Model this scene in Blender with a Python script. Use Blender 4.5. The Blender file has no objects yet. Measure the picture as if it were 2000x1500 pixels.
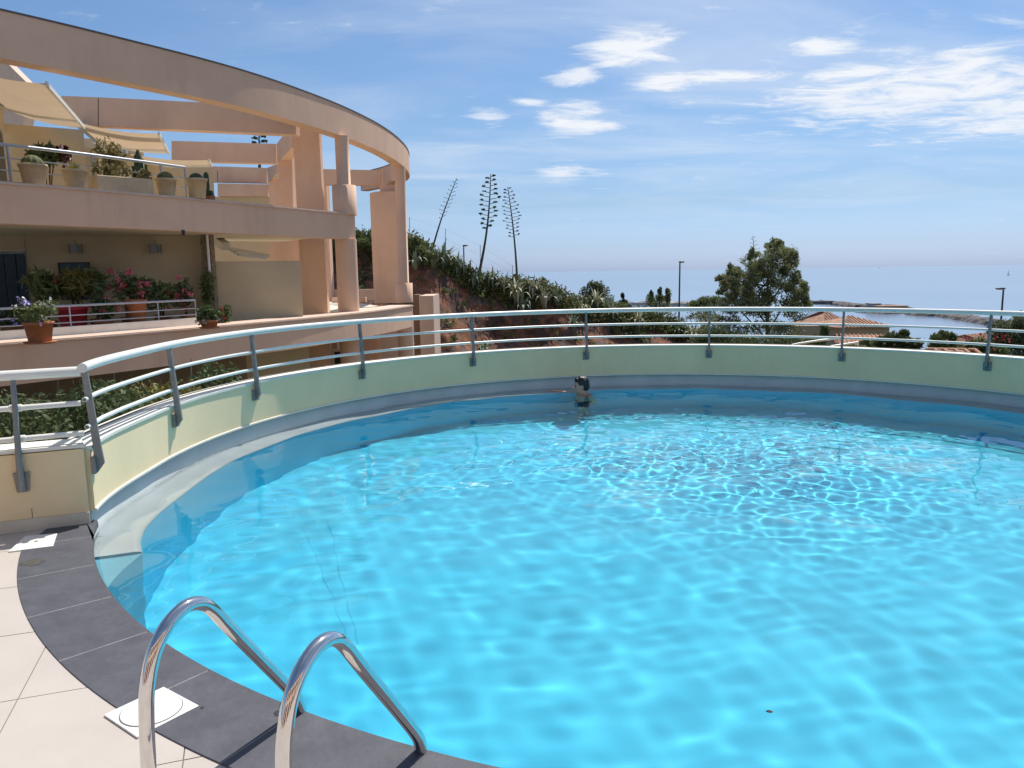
import bpy, bmesh, math, random
import numpy as np
from mathutils import Vector, Matrix, noise as mnoise

S = bpy.context.scene
C = S.collection
rnd = random.Random(7)
PI = math.pi
rad = math.radians

# ------------------------------------------------------------------ camera
EYE = 1.65
PITCH = math.atan(219 / 1500)
ROLL = 0.0147
cam_d = bpy.data.cameras.new("camera")
cam = bpy.data.objects.new("camera", cam_d)
C.objects.link(cam)
fw = Vector((0, math.cos(PITCH), -math.sin(PITCH)))
rt = Vector((1, 0, 0))
up = rt.cross(fw)
rt2 = rt * math.cos(ROLL) - up * math.sin(ROLL)
up2 = up * math.cos(ROLL) + rt * math.sin(ROLL)
cam.matrix_world = Matrix(((rt2.x, up2.x, -fw.x, 0), (rt2.y, up2.y, -fw.y, 0), (rt2.z, up2.z, -fw.z, EYE), (0, 0, 0, 1)))
cam_d.sensor_fit = 'HORIZONTAL'
cam_d.sensor_width = 36
cam_d.lens = 27.0
cam_d.clip_start = 0.05
cam_d.clip_end = 60000
S.camera = cam

# ------------------------------------------------------------------ sun and sky
SUN_EL = rad(61)
SUN_AZ = rad(60)          # mathematical angle of the sun seen from above
sun_dir = Vector((math.cos(SUN_EL) * math.cos(SUN_AZ), math.cos(SUN_EL) * math.sin(SUN_AZ), math.sin(SUN_EL)))
sun_l = bpy.data.lights.new("sun", 'SUN')
sun_l.energy = 4.5
sun_l.angle = rad(0.5)
sun_l.color = (1.0, 0.955, 0.89)
sun_l.cycles.is_caustics_light = True
sun = bpy.data.objects.new("sun", sun_l)
C.objects.link(sun)
sun.rotation_euler = (-sun_dir).to_track_quat('-Z', 'Y').to_euler()

world = bpy.data.worlds.new("World")
S.world = world
world.use_nodes = True


def build_world():
    nt = world.node_tree
    nt.nodes.clear()
    N = nt.nodes.new
    L = nt.links.new
    out = N('ShaderNodeOutputWorld')
    bg = N('ShaderNodeBackground')
    bg.inputs['Strength'].default_value = 0.105
    sky = N('ShaderNodeTexSky')
    sky.sky_type = 'NISHITA'
    sky.sun_disc = False
    sky.sun_elevation = SUN_EL
    sky.sun_rotation = PI / 2 - SUN_AZ
    sky.altitude = 0
    sky.air_density = 1.0
    sky.dust_density = 1.0
    sky.ozone_density = 3.0
    tc = N('ShaderNodeTexCoord')
    sep = N('ShaderNodeSeparateXYZ')
    L(tc.outputs['Generated'], sep.inputs[0])
    # cloud layer coordinates: direction projected on a plane above
    zc = N('ShaderNodeMath'); zc.operation = 'MAXIMUM'; zc.inputs[1].default_value = 0.0
    L(sep.outputs['Z'], zc.inputs[0])
    za = N('ShaderNodeMath'); za.operation = 'ADD'; za.inputs[1].default_value = 0.07
    L(zc.outputs[0], za.inputs[0])
    dx = N('ShaderNodeMath'); dx.operation = 'DIVIDE'
    L(sep.outputs['X'], dx.inputs[0]); L(za.outputs[0], dx.inputs[1])
    dy = N('ShaderNodeMath'); dy.operation = 'DIVIDE'
    L(sep.outputs['Y'], dy.inputs[0]); L(za.outputs[0], dy.inputs[1])
    cmb = N('ShaderNodeCombineXYZ')
    L(dx.outputs[0], cmb.inputs[0]); L(dy.outputs[0], cmb.inputs[1])

    def noise(scale, detail, rough, off, dist=0.0, sx=1.0, sy=1.0, rot=0.0):
        mp = N('ShaderNodeMapping')
        mp.inputs['Location'].default_value = off
        mp.inputs['Scale'].default_value = (sx, sy, 1)
        mp.inputs['Rotation'].default_value = (0, 0, rot)
        L(cmb.outputs[0], mp.inputs[0])
        n = N('ShaderNodeTexNoise')
        n.inputs['Scale'].default_value = scale
        n.inputs['Detail'].default_value = detail
        n.inputs['Roughness'].default_value = rough
        n.inputs['Distortion'].default_value = dist
        L(mp.outputs[0], n.inputs['Vector'])
        return n

    def ramp(sock, a, b):
        r = N('ShaderNodeMapRange')
        r.interpolation_type = 'SMOOTHSTEP'
        r.inputs['From Min'].default_value = a
        r.inputs['From Max'].default_value = b
        L(sock, r.inputs['Value'])
        return r.outputs[0]

    def mul(a, b):
        m = N('ShaderNodeMath'); m.operation = 'MULTIPLY'
        for i, v in enumerate((a, b)):
            if isinstance(v, (int, float)): m.inputs[i].default_value = v
            else: L(v, m.inputs[i])
        return m.outputs[0]

    def addc(a, b):
        m = N('ShaderNodeMath'); m.operation = 'ADD'; m.use_clamp = True
        L(a, m.inputs[0]); L(b, m.inputs[1])
        return m.outputs[0]

    def blob(cx, cy, rx, ry, soft=1.0):
        # a cloud bank of its own place and size on the cloud plane
        mp = N('ShaderNodeMapping')
        mp.vector_type = 'POINT'
        mp.inputs['Location'].default_value = (-cx / rx, -cy / ry, 0)
        mp.inputs['Scale'].default_value = (1 / rx, 1 / ry, 1)
        L(cmb.outputs[0], mp.inputs[0])
        ln = N('ShaderNodeVectorMath'); ln.operation = 'LENGTH'
        L(mp.outputs[0], ln.inputs[0])
        return ramp(ln.outputs['Value'], 1.0 + soft * .75, 1.0 - soft * .9)

    fine = noise(4.2, 13, 0.68, (3.1, 1.7, 0), 0.5, 0.8, 1.35, 0.2)
    mask = None
    for b in BANKS:
        o = blob(*b)
        if mask is None: mask = o
        else:
            m = N('ShaderNodeMath'); m.operation = 'MAXIMUM'
            L(mask, m.inputs[0]); L(o, m.inputs[1]); mask = m.outputs[0]
    # density = noise + mask, thresholded
    s1 = N('ShaderNodeMath'); s1.operation = 'MULTIPLY_ADD'
    L(mask, s1.inputs[0]); s1.inputs[1].default_value = 0.32; L(fine.outputs[0], s1.inputs[2])
    banks = mul(ramp(s1.outputs[0], 0.575, 0.90), 0.84)
    thin = noise(0.9, 9, 0.55, (0.4, 5.2, 0), 0.8, 0.75, 1.2, 0.2)
    veil = mul(ramp(thin.outputs[0], 0.34, 0.82), 0.46)
    sx_ = N('ShaderNodeMapRange'); sx_.inputs['From Min'].default_value = -0.45; sx_.inputs['From Max'].default_value = 0.25
    L(sep.outputs['X'], sx_.inputs['Value'])
    zf = ramp(sep.outputs['Z'], 0.02, 0.15)
    cov = addc(banks, mul(mul(veil, zf), addc(sx_.outputs[0], sx_.outputs[0])))
    mix = N('ShaderNodeMix'); mix.data_type = 'RGBA'
    L(cov, mix.inputs['Factor'])
    # the Nishita sky corrected towards the camera's blue
    tint = N('ShaderNodeMix'); tint.data_type = 'RGBA'; tint.blend_type = 'MULTIPLY'
    tint.inputs['Factor'].default_value = 1.0
    L(sky.outputs[0], tint.inputs['A'])
    hr = N('ShaderNodeValToRGB')
    L(sep.outputs['Z'], hr.inputs[0])
    cr = hr.color_ramp
    cr.elements[0].position = 0.0; cr.elements[0].color = SKY_T[0][1]
    cr.elements[1].position = SKY_T[1][0]; cr.elements[1].color = SKY_T[1][1]
    for p_, c_ in SKY_T[2:]:
        e = cr.elements.new(p_); e.color = c_
    L(hr.outputs[0], tint.inputs['B'])
    L(tint.outputs['Result'], mix.inputs['A'])
    mix.inputs['B'].default_value = (7.7, 8.0, 8.5, 1)
    L(mix.outputs['Result'], bg.inputs['Color'])
    L(bg.outputs[0], out.inputs['Surface'])


# cloud banks on the cloud plane (x/(z+.07), y/(z+.07)) : centre, radii
BANKS = [(1.75, 3.45, .62, .62, 1.0), (2.35, 3.6, .55, .65, 1.0), (1.12, 2.85, .15, .12, 1.0), (.42, 2.9, .17, .22, .9), (.27, 3.2, .10, .13, .9),
         (.63, 3.27, .13, .14, .9), (.88, 3.22, .26, .08, 1.0), (.34, 3.9, .19, .34, .8), (-.08, 3.78, .10, .15, .9), (.10, 3.56, .08, .08, 1.0), (.38, 5.2, .22, .30, 1.2)]
SKY_T = [(0.0, (.84, 1.12, 1.95, 1)), (0.42, (.76, .92, 1.03, 1)), (0.8, (.94, .96, .97, 1)), (0.03, (.72, .92, 1.45, 1)), (0.085, (.67, .81, 1.04, 1)), (0.16, (.72, .87, 1.02, 1))]
build_world()

S.view_settings.view_transform = 'Standard'
S.view_settings.look = 'None'
S.view_settings.exposure = 0.14
S.view_settings.gamma = 1.0
S.render.engine = 'CYCLES'
S.cycles.max_bounces = 10
S.cycles.transmission_bounces = 8
S.cycles.transparent_max_bounces = 24
S.cycles.caustics_refractive = True
S.cycles.caustics_reflective = False
S.cycles.sample_clamp_indirect = 6
S.cycles.use_denoising = True
try:
    S.cycles.denoiser = 'OPENIMAGEDENOISE'
except Exception:
    pass


# ------------------------------------------------------------------ unprojection (pixels of the 2000x1500 photograph)
def ray(px, py):
    return fw + rt2 * ((px - 1000) / 1500) - up2 * ((py - 750) / 1500)


def atz(px, py, z):
    d = ray(px, py)
    return Vector((0, 0, EYE)) + d * ((z - EYE) / d.z)


def atY(px, py, Y):
    d = ray(px, py)
    return Vector((0, 0, EYE)) + d * (Y / d.y)


# ------------------------------------------------------------------ tagging helpers
def tag(o, label=None, cat=None, group=None, kind=None):
    if label: o['label'] = label
    if cat: o['category'] = cat
    if group: o['group'] = group
    if kind: o['kind'] = kind
    return o


def thing(name, label, cat, loc=(0, 0, 0), rz=0.0, group=None):
    o = bpy.data.objects.new(name, None)
    o.empty_display_size = 0.2
    C.objects.link(o)
    o.location = loc
    o.rotation_euler = (0, 0, rz)
    return tag(o, label, cat, group)


def copy_tree(o, parent=None):
    c = o.copy()
    C.objects.link(c)
    if parent is not None:
        c.parent = parent
        c.matrix_parent_inverse = o.matrix_parent_inverse.copy()
    for ch in list(o.children):
        copy_tree(ch, c)
    return c


class MB:
    """collects geometry, then links it as one mesh object"""
    def __init__(s):
        s.v = []; s.f = []; s.sm = []

    def add(s, vs, fs, smooth=False):
        b = len(s.v)
        s.v.extend([tuple(v) for v in vs])
        for f in fs:
            s.f.append(tuple(i + b for i in f)); s.sm.append(smooth)
        return s

    def box(s, x0, x1, y0, y1, z0, z1, M=None):
        vs = [Vector((x, y, z)) for x in (x0, x1) for y in (y0, y1) for z in (z0, z1)]
        if M is not None: vs = [M @ v for v in vs]
        return s.add(vs, [(0, 1, 3, 2), (4, 6, 7, 5), (0, 4, 5, 1), (2, 3, 7, 6), (0, 2, 6, 4), (1, 5, 7, 3)])

    def beam(s, a, b, w, h, upv=(0, 0, 1)):
        a = Vector(a); b = Vector(b)
        d = (b - a).normalized()
        sd = d.cross(Vector(upv))
        if sd.length < 1e-5: sd = d.cross(Vector((1, 0, 0)))
        sd.normalize(); u = sd.cross(d)
        vs = []
        for p in (a, b):
            for i, j in ((-1, -1), (1, -1), (1, 1), (-1, 1)):
                vs.append(p + sd * (w / 2 * i) + u * (h / 2 * j))
        return s.add(vs, [(3, 2, 1, 0), (4, 5, 6, 7), (0, 1, 5, 4), (1, 2, 6, 5), (2, 3, 7, 6), (3, 0, 4, 7)])

    def tube(s, pts, r, n=12, closed=False, caps=True, smooth=True):
        pts = [Vector(p) for p in pts]
        m = len(pts)
        rs = r if isinstance(r, (list, tuple)) else [r] * m
        vs = []; fs = []
        t0 = None; nrm = None
        for i in range(m):
            if closed: t = (pts[(i + 1) % m] - pts[i - 1])
            else: t = pts[min(i + 1, m - 1)] - pts[max(i - 1, 0)]
            if t.length < 1e-9: t = Vector((0, 0, 1))
            t.normalize()
            if nrm is None:
                a = Vector((0, 0, 1)) if abs(t.z) < 0.9 else Vector((1, 0, 0))
                nrm = t.cross(a).normalized()
            else:
                nrm = (nrm - t * nrm.dot(t))
                if nrm.length < 1e-6: nrm = t.cross(Vector((0, 0, 1)))
                nrm.normalize()
            bn = t.cross(nrm)
            for k in range(n):
                an = 2 * PI * k / n
                vs.append(pts[i] + (nrm * math.cos(an) + bn * math.sin(an)) * rs[i])
        segs = m if closed else m - 1
        for i in range(segs):
            for k in range(n):
                a = i * n + k; b = i * n + (k + 1) % n
                c = ((i + 1) % m) * n + (k + 1) % n; d = ((i + 1) % m) * n + k
                fs.append((a, b, c, d))
        s.add(vs, fs, smooth)
        if caps and not closed:
            s.add(vs[:n], [tuple(range(n))[::-1]])
            s.add(vs[-n:], [tuple(range(n))])
        return s

    def lathe(s, prof, cx=0, cy=0, n=24, smooth=True, z0=0.0, ang=0.0):
        vs = []; fs = []
        for r, z in prof:
            for k in range(n):
                a = 2 * PI * k / n + ang
                vs.append((cx + r * math.cos(a), cy + r * math.sin(a), z + z0))
        for i in range(len(prof) - 1):
            for k in range(n):
                fs.append((i * n + k, i * n + (k + 1) % n, (i + 1) * n + (k + 1) % n, (i + 1) * n + k))
        s.add(vs, fs, smooth)
        if prof[0][0] > 1e-4: s.add(vs[:n], [tuple(range(n))[::-1]])
        if prof[-1][0] > 1e-4: s.add(vs[-n:], [tuple(range(n))])
        return s

    def prism(s, poly, z0, z1):
        n = len(poly)
        # counter-clockwise
        A = sum(poly[i][0] * poly[(i + 1) % n][1] - poly[(i + 1) % n][0] * poly[i][1] for i in range(n))
        if A < 0: poly = poly[::-1]
        vs = [(p[0], p[1], z0) for p in poly] + [(p[0], p[1], z1) for p in poly]
        fs = [tuple(range(n))[::-1], tuple(range(n, 2 * n))]
        fs += [(i, (i + 1) % n, n + (i + 1) % n, n + i) for i in range(n)]
        return s.add(vs, fs)

    def sweep(s, path, prof, smooth=False, closed_prof=True, caps=True):
        """path: list of (point2d, outward normal2d); prof: list of (offset along normal, z)"""
        m = len(prof); vs = []; fs = []
        for p, nr in path:
            for o, z in prof:
                vs.append((p[0] + nr[0] * o, p[1] + nr[1] * o, z))
        K = m if closed_prof else m - 1
        for i in range(len(path) - 1):
            for k in range(K):
                a = i * m + k; b = i * m + (k + 1) % m
                fs.append((a, (i + 1) * m + k, (i + 1) * m + (k + 1) % m, b))
        s.add(vs, fs, smooth)
        if caps and closed_prof:
            s.add(vs[:m], [tuple(range(m))])
            s.add(vs[-m:], [tuple(range(m))[::-1]])
        return s

    def mesh(s, name, mat):
        me = bpy.data.meshes.new(name)
        me.from_pydata(s.v, [], s.f)
        me.polygons.foreach_set('use_smooth', s.sm)
        if mat is not None: me.materials.append(mat)
        me.update()
        return me

    def build(s, name, mat, parent=None, recalc=False, bevel=0.0, auto=None):
        me = s.mesh(name, mat)
        if recalc or bevel:
            bm = bmesh.new(); bm.from_mesh(me)
            if bevel:
                bmesh.ops.remove_doubles(bm, verts=bm.verts, dist=1e-5)
            bmesh.ops.recalc_face_normals(bm, faces=bm.faces)
            if bevel:
                es = [e for e in bm.edges if len(e.link_faces) == 2 and e.calc_face_angle(0) > 0.6]
                bmesh.ops.bevel(bm, geom=es, offset=bevel, segments=2, profile=0.5, affect='EDGES')
            bm.to_mesh(me); bm.free()
        o = bpy.data.objects.new(name, me)
        C.objects.link(o)
        if parent is not None: o.parent = parent
        return o


def part(name, me, parent, loc=(0, 0, 0), rot=(0, 0, 0), scale=(1, 1, 1)):
    o = bpy.data.objects.new(name, me)
    C.objects.link(o)
    o.parent = parent
    o.location = loc; o.rotation_euler = rot; o.scale = scale
    return o


# ------------------------------------------------------------------ materials
def srgb(r, g, b):
    f = lambda c: (c / 255 / 12.92) if c / 255 <= 0.04045 else ((c / 255 + 0.055) / 1.055) ** 2.4
    return (f(r), f(g), f(b), 1)


def mat(name, col, rough=0.7, metal=0.0, var=0.12, scale=3.0, bump=0.0, bscale=40.0, col2=None, spec=0.5,
        trans=0.0, streak=0.0, dirt=None, dirt_scale=0.6, dirt_amt=0.0, dstreak=1.0):
    m = bpy.data.materials.new(name)
    m.use_nodes = True
    nt = m.node_tree
    N = nt.nodes.new; L = nt.links.new
    b = nt.nodes['Principled BSDF']
    b.inputs['Roughness'].default_value = rough
    b.inputs['Metallic'].default_value = metal
    b.inputs['Specular IOR Level'].default_value = spec
    geo = N('ShaderNodeNewGeometry')
    n = N('ShaderNodeTexNoise')
    n.inputs['Scale'].default_value = scale
    n.inputs['Detail'].default_value = 8
    n.inputs['Roughness'].default_value = 0.6
    src = geo.outputs['Position']
    if streak:
        mp = N('ShaderNodeMapping'); mp.inputs['Scale'].default_value = (1, 1, 1 - streak)
        L(src, mp.inputs[0]); L(mp.outputs[0], n.inputs['Vector'])
    else:
        L(src, n.inputs['Vector'])
    mx = N('ShaderNodeMix'); mx.data_type = 'RGBA'
    c2 = col2 if col2 else tuple(max(0, c * (1 - var * 2)) for c in col[:3]) + (1,)
    c1 = tuple(min(1, c * (1 + var)) for c in col[:3]) + (1,) if not col2 else col
    rp = N('ShaderNodeMapRange'); rp.inputs['From Min'].default_value = 0.3; rp.inputs['From Max'].default_value = 0.7
    L(n.outputs[0], rp.inputs['Value'])
    L(rp.outputs[0], mx.inputs['Factor'])
    mx.inputs['A'].default_value = c1
    mx.inputs['B'].default_value = c2
    last = mx.outputs['Result']
    if dirt is not None:
        mpd = N('ShaderNodeMapping'); mpd.inputs['Scale'].default_value = (1, 1, dstreak); L(src, mpd.inputs[0])
        n3 = N('ShaderNodeTexNoise'); n3.inputs['Scale'].default_value = dirt_scale; n3.inputs['Detail'].default_value = 10
        n3.inputs['Roughness'].default_value = 0.7
        L(mpd.outputs[0], n3.inputs['Vector'])
        r3 = N('ShaderNodeMapRange'); r3.inputs['From Min'].default_value = 0.52; r3.inputs['From Max'].default_value = 0.72
        r3.inputs['To Max'].default_value = dirt_amt
        L(n3.outputs[0], r3.inputs['Value'])
        m3 = N('ShaderNodeMix'); m3.data_type = 'RGBA'
        L(r3.outputs[0], m3.inputs['Factor']); L(last, m3.inputs['A']); m3.inputs['B'].default_value = dirt
        last = m3.outputs['Result']
    L(last, b.inputs['Base Color'])
    if bump:
        n2 = N('ShaderNodeTexNoise'); n2.inputs['Scale'].default_value = bscale; n2.inputs['Detail'].default_value = 6
        L(src, n2.inputs['Vector'])
        bp = N('ShaderNodeBump'); bp.inputs['Strength'].default_value = bump; bp.inputs['Distance'].default_value = 0.01
        L(n2.outputs[0], bp.inputs['Height']); L(bp.outputs[0], b.inputs['Normal'])
    return m

# ------------------------------------------------------------------ shared materials
M_WALL = mat('green_cream_render', (0.94, 0.73, 0.435, 1), rough=0.85, var=0.035, scale=1.6, bump=0.12, bscale=90, dirt=(0.76, 0.62, 0.38, 1), dirt_amt=0.5, dirt_scale=1.6, dstreak=.25)
M_CAP = mat('cream_cap', (0.80, 0.76, 0.66, 1), rough=0.8, var=0.05, scale=5, bump=0.1, bscale=60)
M_BUFF = mat('buff_render', (0.84, 0.66, 0.40, 1), rough=0.9, var=0.05, scale=2, bump=0.15, bscale=90, dirt=(0.70, 0.55, 0.34, 1), dirt_amt=0.3)
M_ALU = mat('white_aluminium', (0.80, 0.79, 0.72, 1), rough=0.32, var=0.03, scale=8, spec=0.6)
M_POST = mat('grey_metal_post', (0.25, 0.255, 0.25, 1), rough=0.5, metal=0.35, var=0.08, scale=10)
M_STEEL = mat('polished_steel', (0.72, 0.71, 0.70, 1), rough=0.07, metal=1.0, var=0.04, scale=30, bump=0.02, bscale=60)
M_TILE = mat('beige_tile', (0.52, 0.465, 0.41, 1), rough=0.55, var=0.03, scale=3, bump=0.05, bscale=120, dirt=(0.42, 0.37, 0.32, 1), dirt_amt=0.35, dirt_scale=1.3)
M_GROUT = mat('grey_grout', (0.20, 0.18, 0.16, 1), rough=0.9, var=0.1, scale=20)
M_SLATE = mat('slate_coping', (0.082, 0.083, 0.097, 1), rough=0.62, var=0.12, scale=7, bump=0.25, bscale=35, dirt=(0.13, 0.13, 0.145, 1), dirt_amt=0.45, dirt_scale=5)
M_PLAST = mat('white_plastic', (0.78, 0.77, 0.72, 1), rough=0.4, var=0.03, scale=6)
M_LINER_TOP = mat('pale_liner', (0.60, 0.65, 0.64, 1), rough=0.6, var=0.06, scale=2.2, dirt=(0.42, 0.46, 0.46, 1), dirt_amt=0.3, dirt_scale=2)
M_LINER = mat('blue_liner', (0.050, 0.655, 0.89, 1), rough=0.6, var=0.05, scale=1.2)

# ------------------------------------------------------------------ pool outline
WC = (1.99, 6.54); WR = 4.99           # curved wall
KC = (1.62, 6.88); KR = 4.83           # coping edge
CORNER = 196.9                         # degrees about WC, where wall meets coping
WEND = -34.0
WATER_Z = -0.08


def wall_pt(deg, off=0.0):
    a = rad(deg)
    t = min(1, max(0, (deg - 183) / 14)); t = t * t * (3 - 2 * t)
    r = WR + 0.075 * t + off
    return Vector((WC[0] + r * math.cos(a), WC[1] + r * math.sin(a)))


def pool_pt(deg, off=0.0):
    a = rad(deg); c, s = math.cos(a), math.sin(a)
    d = deg % 360
    r = (wall_pt(d) - Vector(WC)).length if d <= CORNER else WR
    if d > CORNER and d < 326:
        ex, ey = WC[0] - KC[0], WC[1] - KC[1]
        B = ex * c + ey * s; Cc = ex * ex + ey * ey - KR * KR
        rk = -B + math.sqrt(B * B - Cc)
        t = min(1, max(0, (d - 285) / 41)); t = t * t * (3 - 2 * t)
        r = rk * (1 - t) + WR * t
        t = min(1, (d - CORNER) / 4); r = (WR + .075) * (1 - t) + r * t
    return Vector((WC[0] + (r + off) * c, WC[1] + (r + off) * s))


def arc(a0, a1, step=1.0, f=wall_pt):
    n = max(2, int(abs(a1 - a0) / step) + 1)
    out = []
    for i in range(n):
        d = a0 + (a1 - a0) * i / (n - 1)
        p = f(d); nr = Vector((math.cos(rad(d)), math.sin(rad(d))))
        out.append(((p.x, p.y), (nr.x, nr.y)))
    return out


def arcw(d, off=0.0):
    return wall_pt(d, off) if d <= CORNER else pool_pt(d, off)


# ------------------------------------------------------------------ basin
basin = thing('pool_basin', None, None)
basin['kind'] = 'structure'
FLOOR_Z = -1.55
ring = [pool_pt(d) for d in range(0, 360, 2)]
mb = MB()
mb.prism([(p.x + (p.x - WC[0]) * .04, p.y + (p.y - WC[1]) * .04) for p in ring], FLOOR_Z - 0.15, FLOOR_Z)
basin_floor = mb.build('basin_floor', M_LINER, basin, recalc=True)
# side wall under the coping (no ledge there)
mb = MB()
mb.sweep(arc(CORNER + 4.4, 360 + WEND, 1.0, pool_pt), [(0, FLOOR_Z), (0, -0.035), (0.18, -0.035), (0.18, FLOOR_Z)], smooth=False)
basin_wall = mb.build('basin_wall', M_LINER, basin, recalc=True)
# ledge and wall beneath it along the curved parapet
mb = MB()
prof = [(-0.285, FLOOR_Z), (-0.285, -0.215), (-0.278, -0.19), (-0.26, -0.174), (-0.235, -0.17)]
mb.sweep(arc(WEND, CORNER + 4.6, 1.0, arcw), prof + [(0.03, -0.172), (0.03, FLOOR_Z)], smooth=False)
wall_under = mb.build('basin_wall', M_LINER, basin, recalc=True)
mb = MB()
mb.sweep(arc(CORNER, CORNER + 4.6, 1.0, arcw), [(-0.286, -0.205), (-0.279, -0.187), (-0.26, -0.171), (-0.235, -0.166), (0.03, -0.166), (0.03, -0.205)], smooth=False)
ledge_end = mb.build('overflow_ledge', M_LINER_TOP, basin, recalc=True)
ledge_end.cycles.is_caustics_receiver = True
MB().sweep(arc(CORNER - .4, CORNER + 4.6, .6, arcw), [(0.0, -.166), (0.0, -.036), (0.1, -.036), (0.1, -.166)]).build('ledge_back', M_LINER_TOP, basin, recalc=True)
mb = MB()
prof2 = [(-0.286, -0.205), (-0.279, -0.187), (-0.26, -0.171), (-0.235, -0.166), (-0.05, -0.166), (-0.015, -0.160), (0.01, -0.145), (0.024, -0.12), (0.028, -0.09), (0.028, 0.089), (0.055, 0.089), (0.055, -0.19)]
mb.sweep(arc(WEND, CORNER, 1.0), prof2, smooth=True)
ledge = mb.build('overflow_ledge', M_LINER_TOP, basin, recalc=True)
me = ledge.data

# sloping haunch where the ledge runs out into the side wall
mb = MB(); vs = []
for k in range(9):
    a_ = CORNER + 4.62 + 6.0 * k / 8; u_ = k / 8
    o_ = -0.284 * (1 - u_) ** 1.2; zt = -0.208 - 0.25 * u_
    p0, p1 = pool_pt(a_, 0.03), pool_pt(a_, o_ - .001)
    vs += [(p0.x, p0.y, zt), (p1.x, p1.y, zt), (p1.x, p1.y, FLOOR_Z), (p0.x, p0.y, FLOOR_Z)]
fs = [(k * 4 + j, k * 4 + (j + 1) % 4, k * 4 + 4 + (j + 1) % 4, k * 4 + 4 + j) for k in range(8) for j in range(4)] + [(0, 3, 2, 1), (32, 33, 34, 35)]
mb.add(vs, fs)
haunch = mb.build('ledge_haunch', mat('pale_blue_liner', (0.22, 0.60, 0.70, 1), rough=.6, var=.05), basin, recalc=True)
haunch.cycles.is_caustics_receiver = True

# ------------------------------------------------------------------ water surface
def water_height(X, Y):
    rs = np.random.RandomState(11)
    Z = np.zeros_like(X)
    def waves(n, l0, l1, slope, amp_mask=1.0, warp=0.0):
        z = np.zeros_like(X)
        for _ in range(n):
            lam = math.exp(rs.uniform(math.log(l0), math.log(l1)))
            th = rs.uniform(0, 2 * PI); ph = rs.uniform(0, 2 * PI)
            k = 2 * PI / lam
            wx = warp * np.sin(0.9 * Y + ph * 2) + warp * .5 * np.sin(2.1 * X + ph)
            z += math.cos(0) * (slope / math.sqrt(n)) * lam / (2 * PI) * 1.4 * np.sin(k * (X * math.cos(th) + Y * math.sin(th) + wx) + ph)
        return z * amp_mask
    Z += waves(22, 0.7, 2.0, 0.022, 1.0, 0.10)
    Z += waves(34, 0.16, 0.6, 0.0145, 1.0, 0.10)
    # the choppy patch in the middle distance (return jet)
    def g(cx, cy, rx, ry):
        return np.exp(-(((X - cx) / rx) ** 2 + ((Y - cy) / ry) ** 2))
    patch = np.clip(g(3.0, 8.1, 1.5, 1.3) + 0.6 * g(1.4, 9.0, 1.2, .8) + 0.5 * g(3.6, 9.6, 1.6, .9) + 0.25 * g(-0.6, 8.2, .9, .7), 0, 1)
    Z += waves(40, 0.09, 0.20, 0.034, patch, 0.06)
    Z += waves(40, 0.2, 0.5, 0.030, patch, 0.15)
    # rings around the jet
    R = np.hypot(X - 2.9, Y - 7.9)
    Z += 0.0005 * np.sin(2 * PI * (R + .12 * np.sin(X * 3.1) + .1 * np.sin(Y * 4.3)) / 0.21) * np.exp(-((R - 0.9) / 0.7) ** 2)
    for cx, cy, A in ((0.95, 10.7, .0009), (-1.2, 8.6, .0003), (4.9, 6.2, .00025)):
        R = np.hypot(X - cx, Y - cy)
        Z += A * np.sin(2 * PI * R / 0.15) * np.exp(-(R / 0.5) ** 2)
    return Z


STEP = 0.020
gx = np.arange(WC[0] - 5.1, WC[0] + 5.15, STEP); gy = np.arange(WC[1] - 5.1, WC[1] + 5.15, STEP)
XX, YY = np.meshgrid(gx, gy)
ang = np.degrees(np.arctan2(YY - WC[1], XX - WC[0])) % 360
tab = np.array([(pool_pt(d) - Vector(WC)).length for d in range(0, 361)])
lim = np.interp(ang, np.arange(361), tab) + 0.02
inside = np.hypot(XX - WC[0], YY - WC[1]) < lim
ZZ = water_height(XX, YY) + WATER_Z
idx = -np.ones(XX.shape, int)
idx[inside] = np.arange(inside.sum())
verts = np.stack([XX[inside], YY[inside], ZZ[inside]], 1)
q = np.stack([idx[:-1, :-1], idx[:-1, 1:], idx[1:, 1:], idx[1:, :-1]], -1).reshape(-1, 4)
q = q[(q >= 0).all(1)]
me = bpy.data.meshes.new('pool_water')
me.vertices.add(len(verts)); me.vertices.foreach_set('co', verts.ravel())
me.loops.add(q.size); me.loops.foreach_set('vertex_index', q.ravel())
me.polygons.add(len(q)); me.polygons.foreach_set('loop_start', np.arange(0, q.size, 4)); me.polygons.foreach_set('loop_total', np.full(len(q), 4))
me.polygons.foreach_set('use_smooth', np.ones(len(q), bool))
me.update(calc_edges=True)
M_WATER = bpy.data.materials.new('pool_water')
M_WATER.use_nodes = True
nt = M_WATER.node_tree
nt.nodes.clear()
o_ = nt.nodes.new('ShaderNodeOutputMaterial')
rf = nt.nodes.new('ShaderNodeBsdfGlass')
rf.inputs['IOR'].default_value = 1.333
rf.inputs['Roughness'].default_value = 0.0
rf.inputs['Color'].default_value = (0.97, 0.99, 1.0, 1)
nt.links.new(rf.outputs[0], o_.inputs['Surface'])
me.materials.append(M_WATER)
water = bpy.data.objects.new('pool_water', me)
C.objects.link(water)
water['kind'] = 'structure'
water.cycles.is_caustics_caster = True
for o in (basin_floor, basin_wall, wall_under, ledge):
    o.cycles.is_caustics_receiver = True

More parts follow.
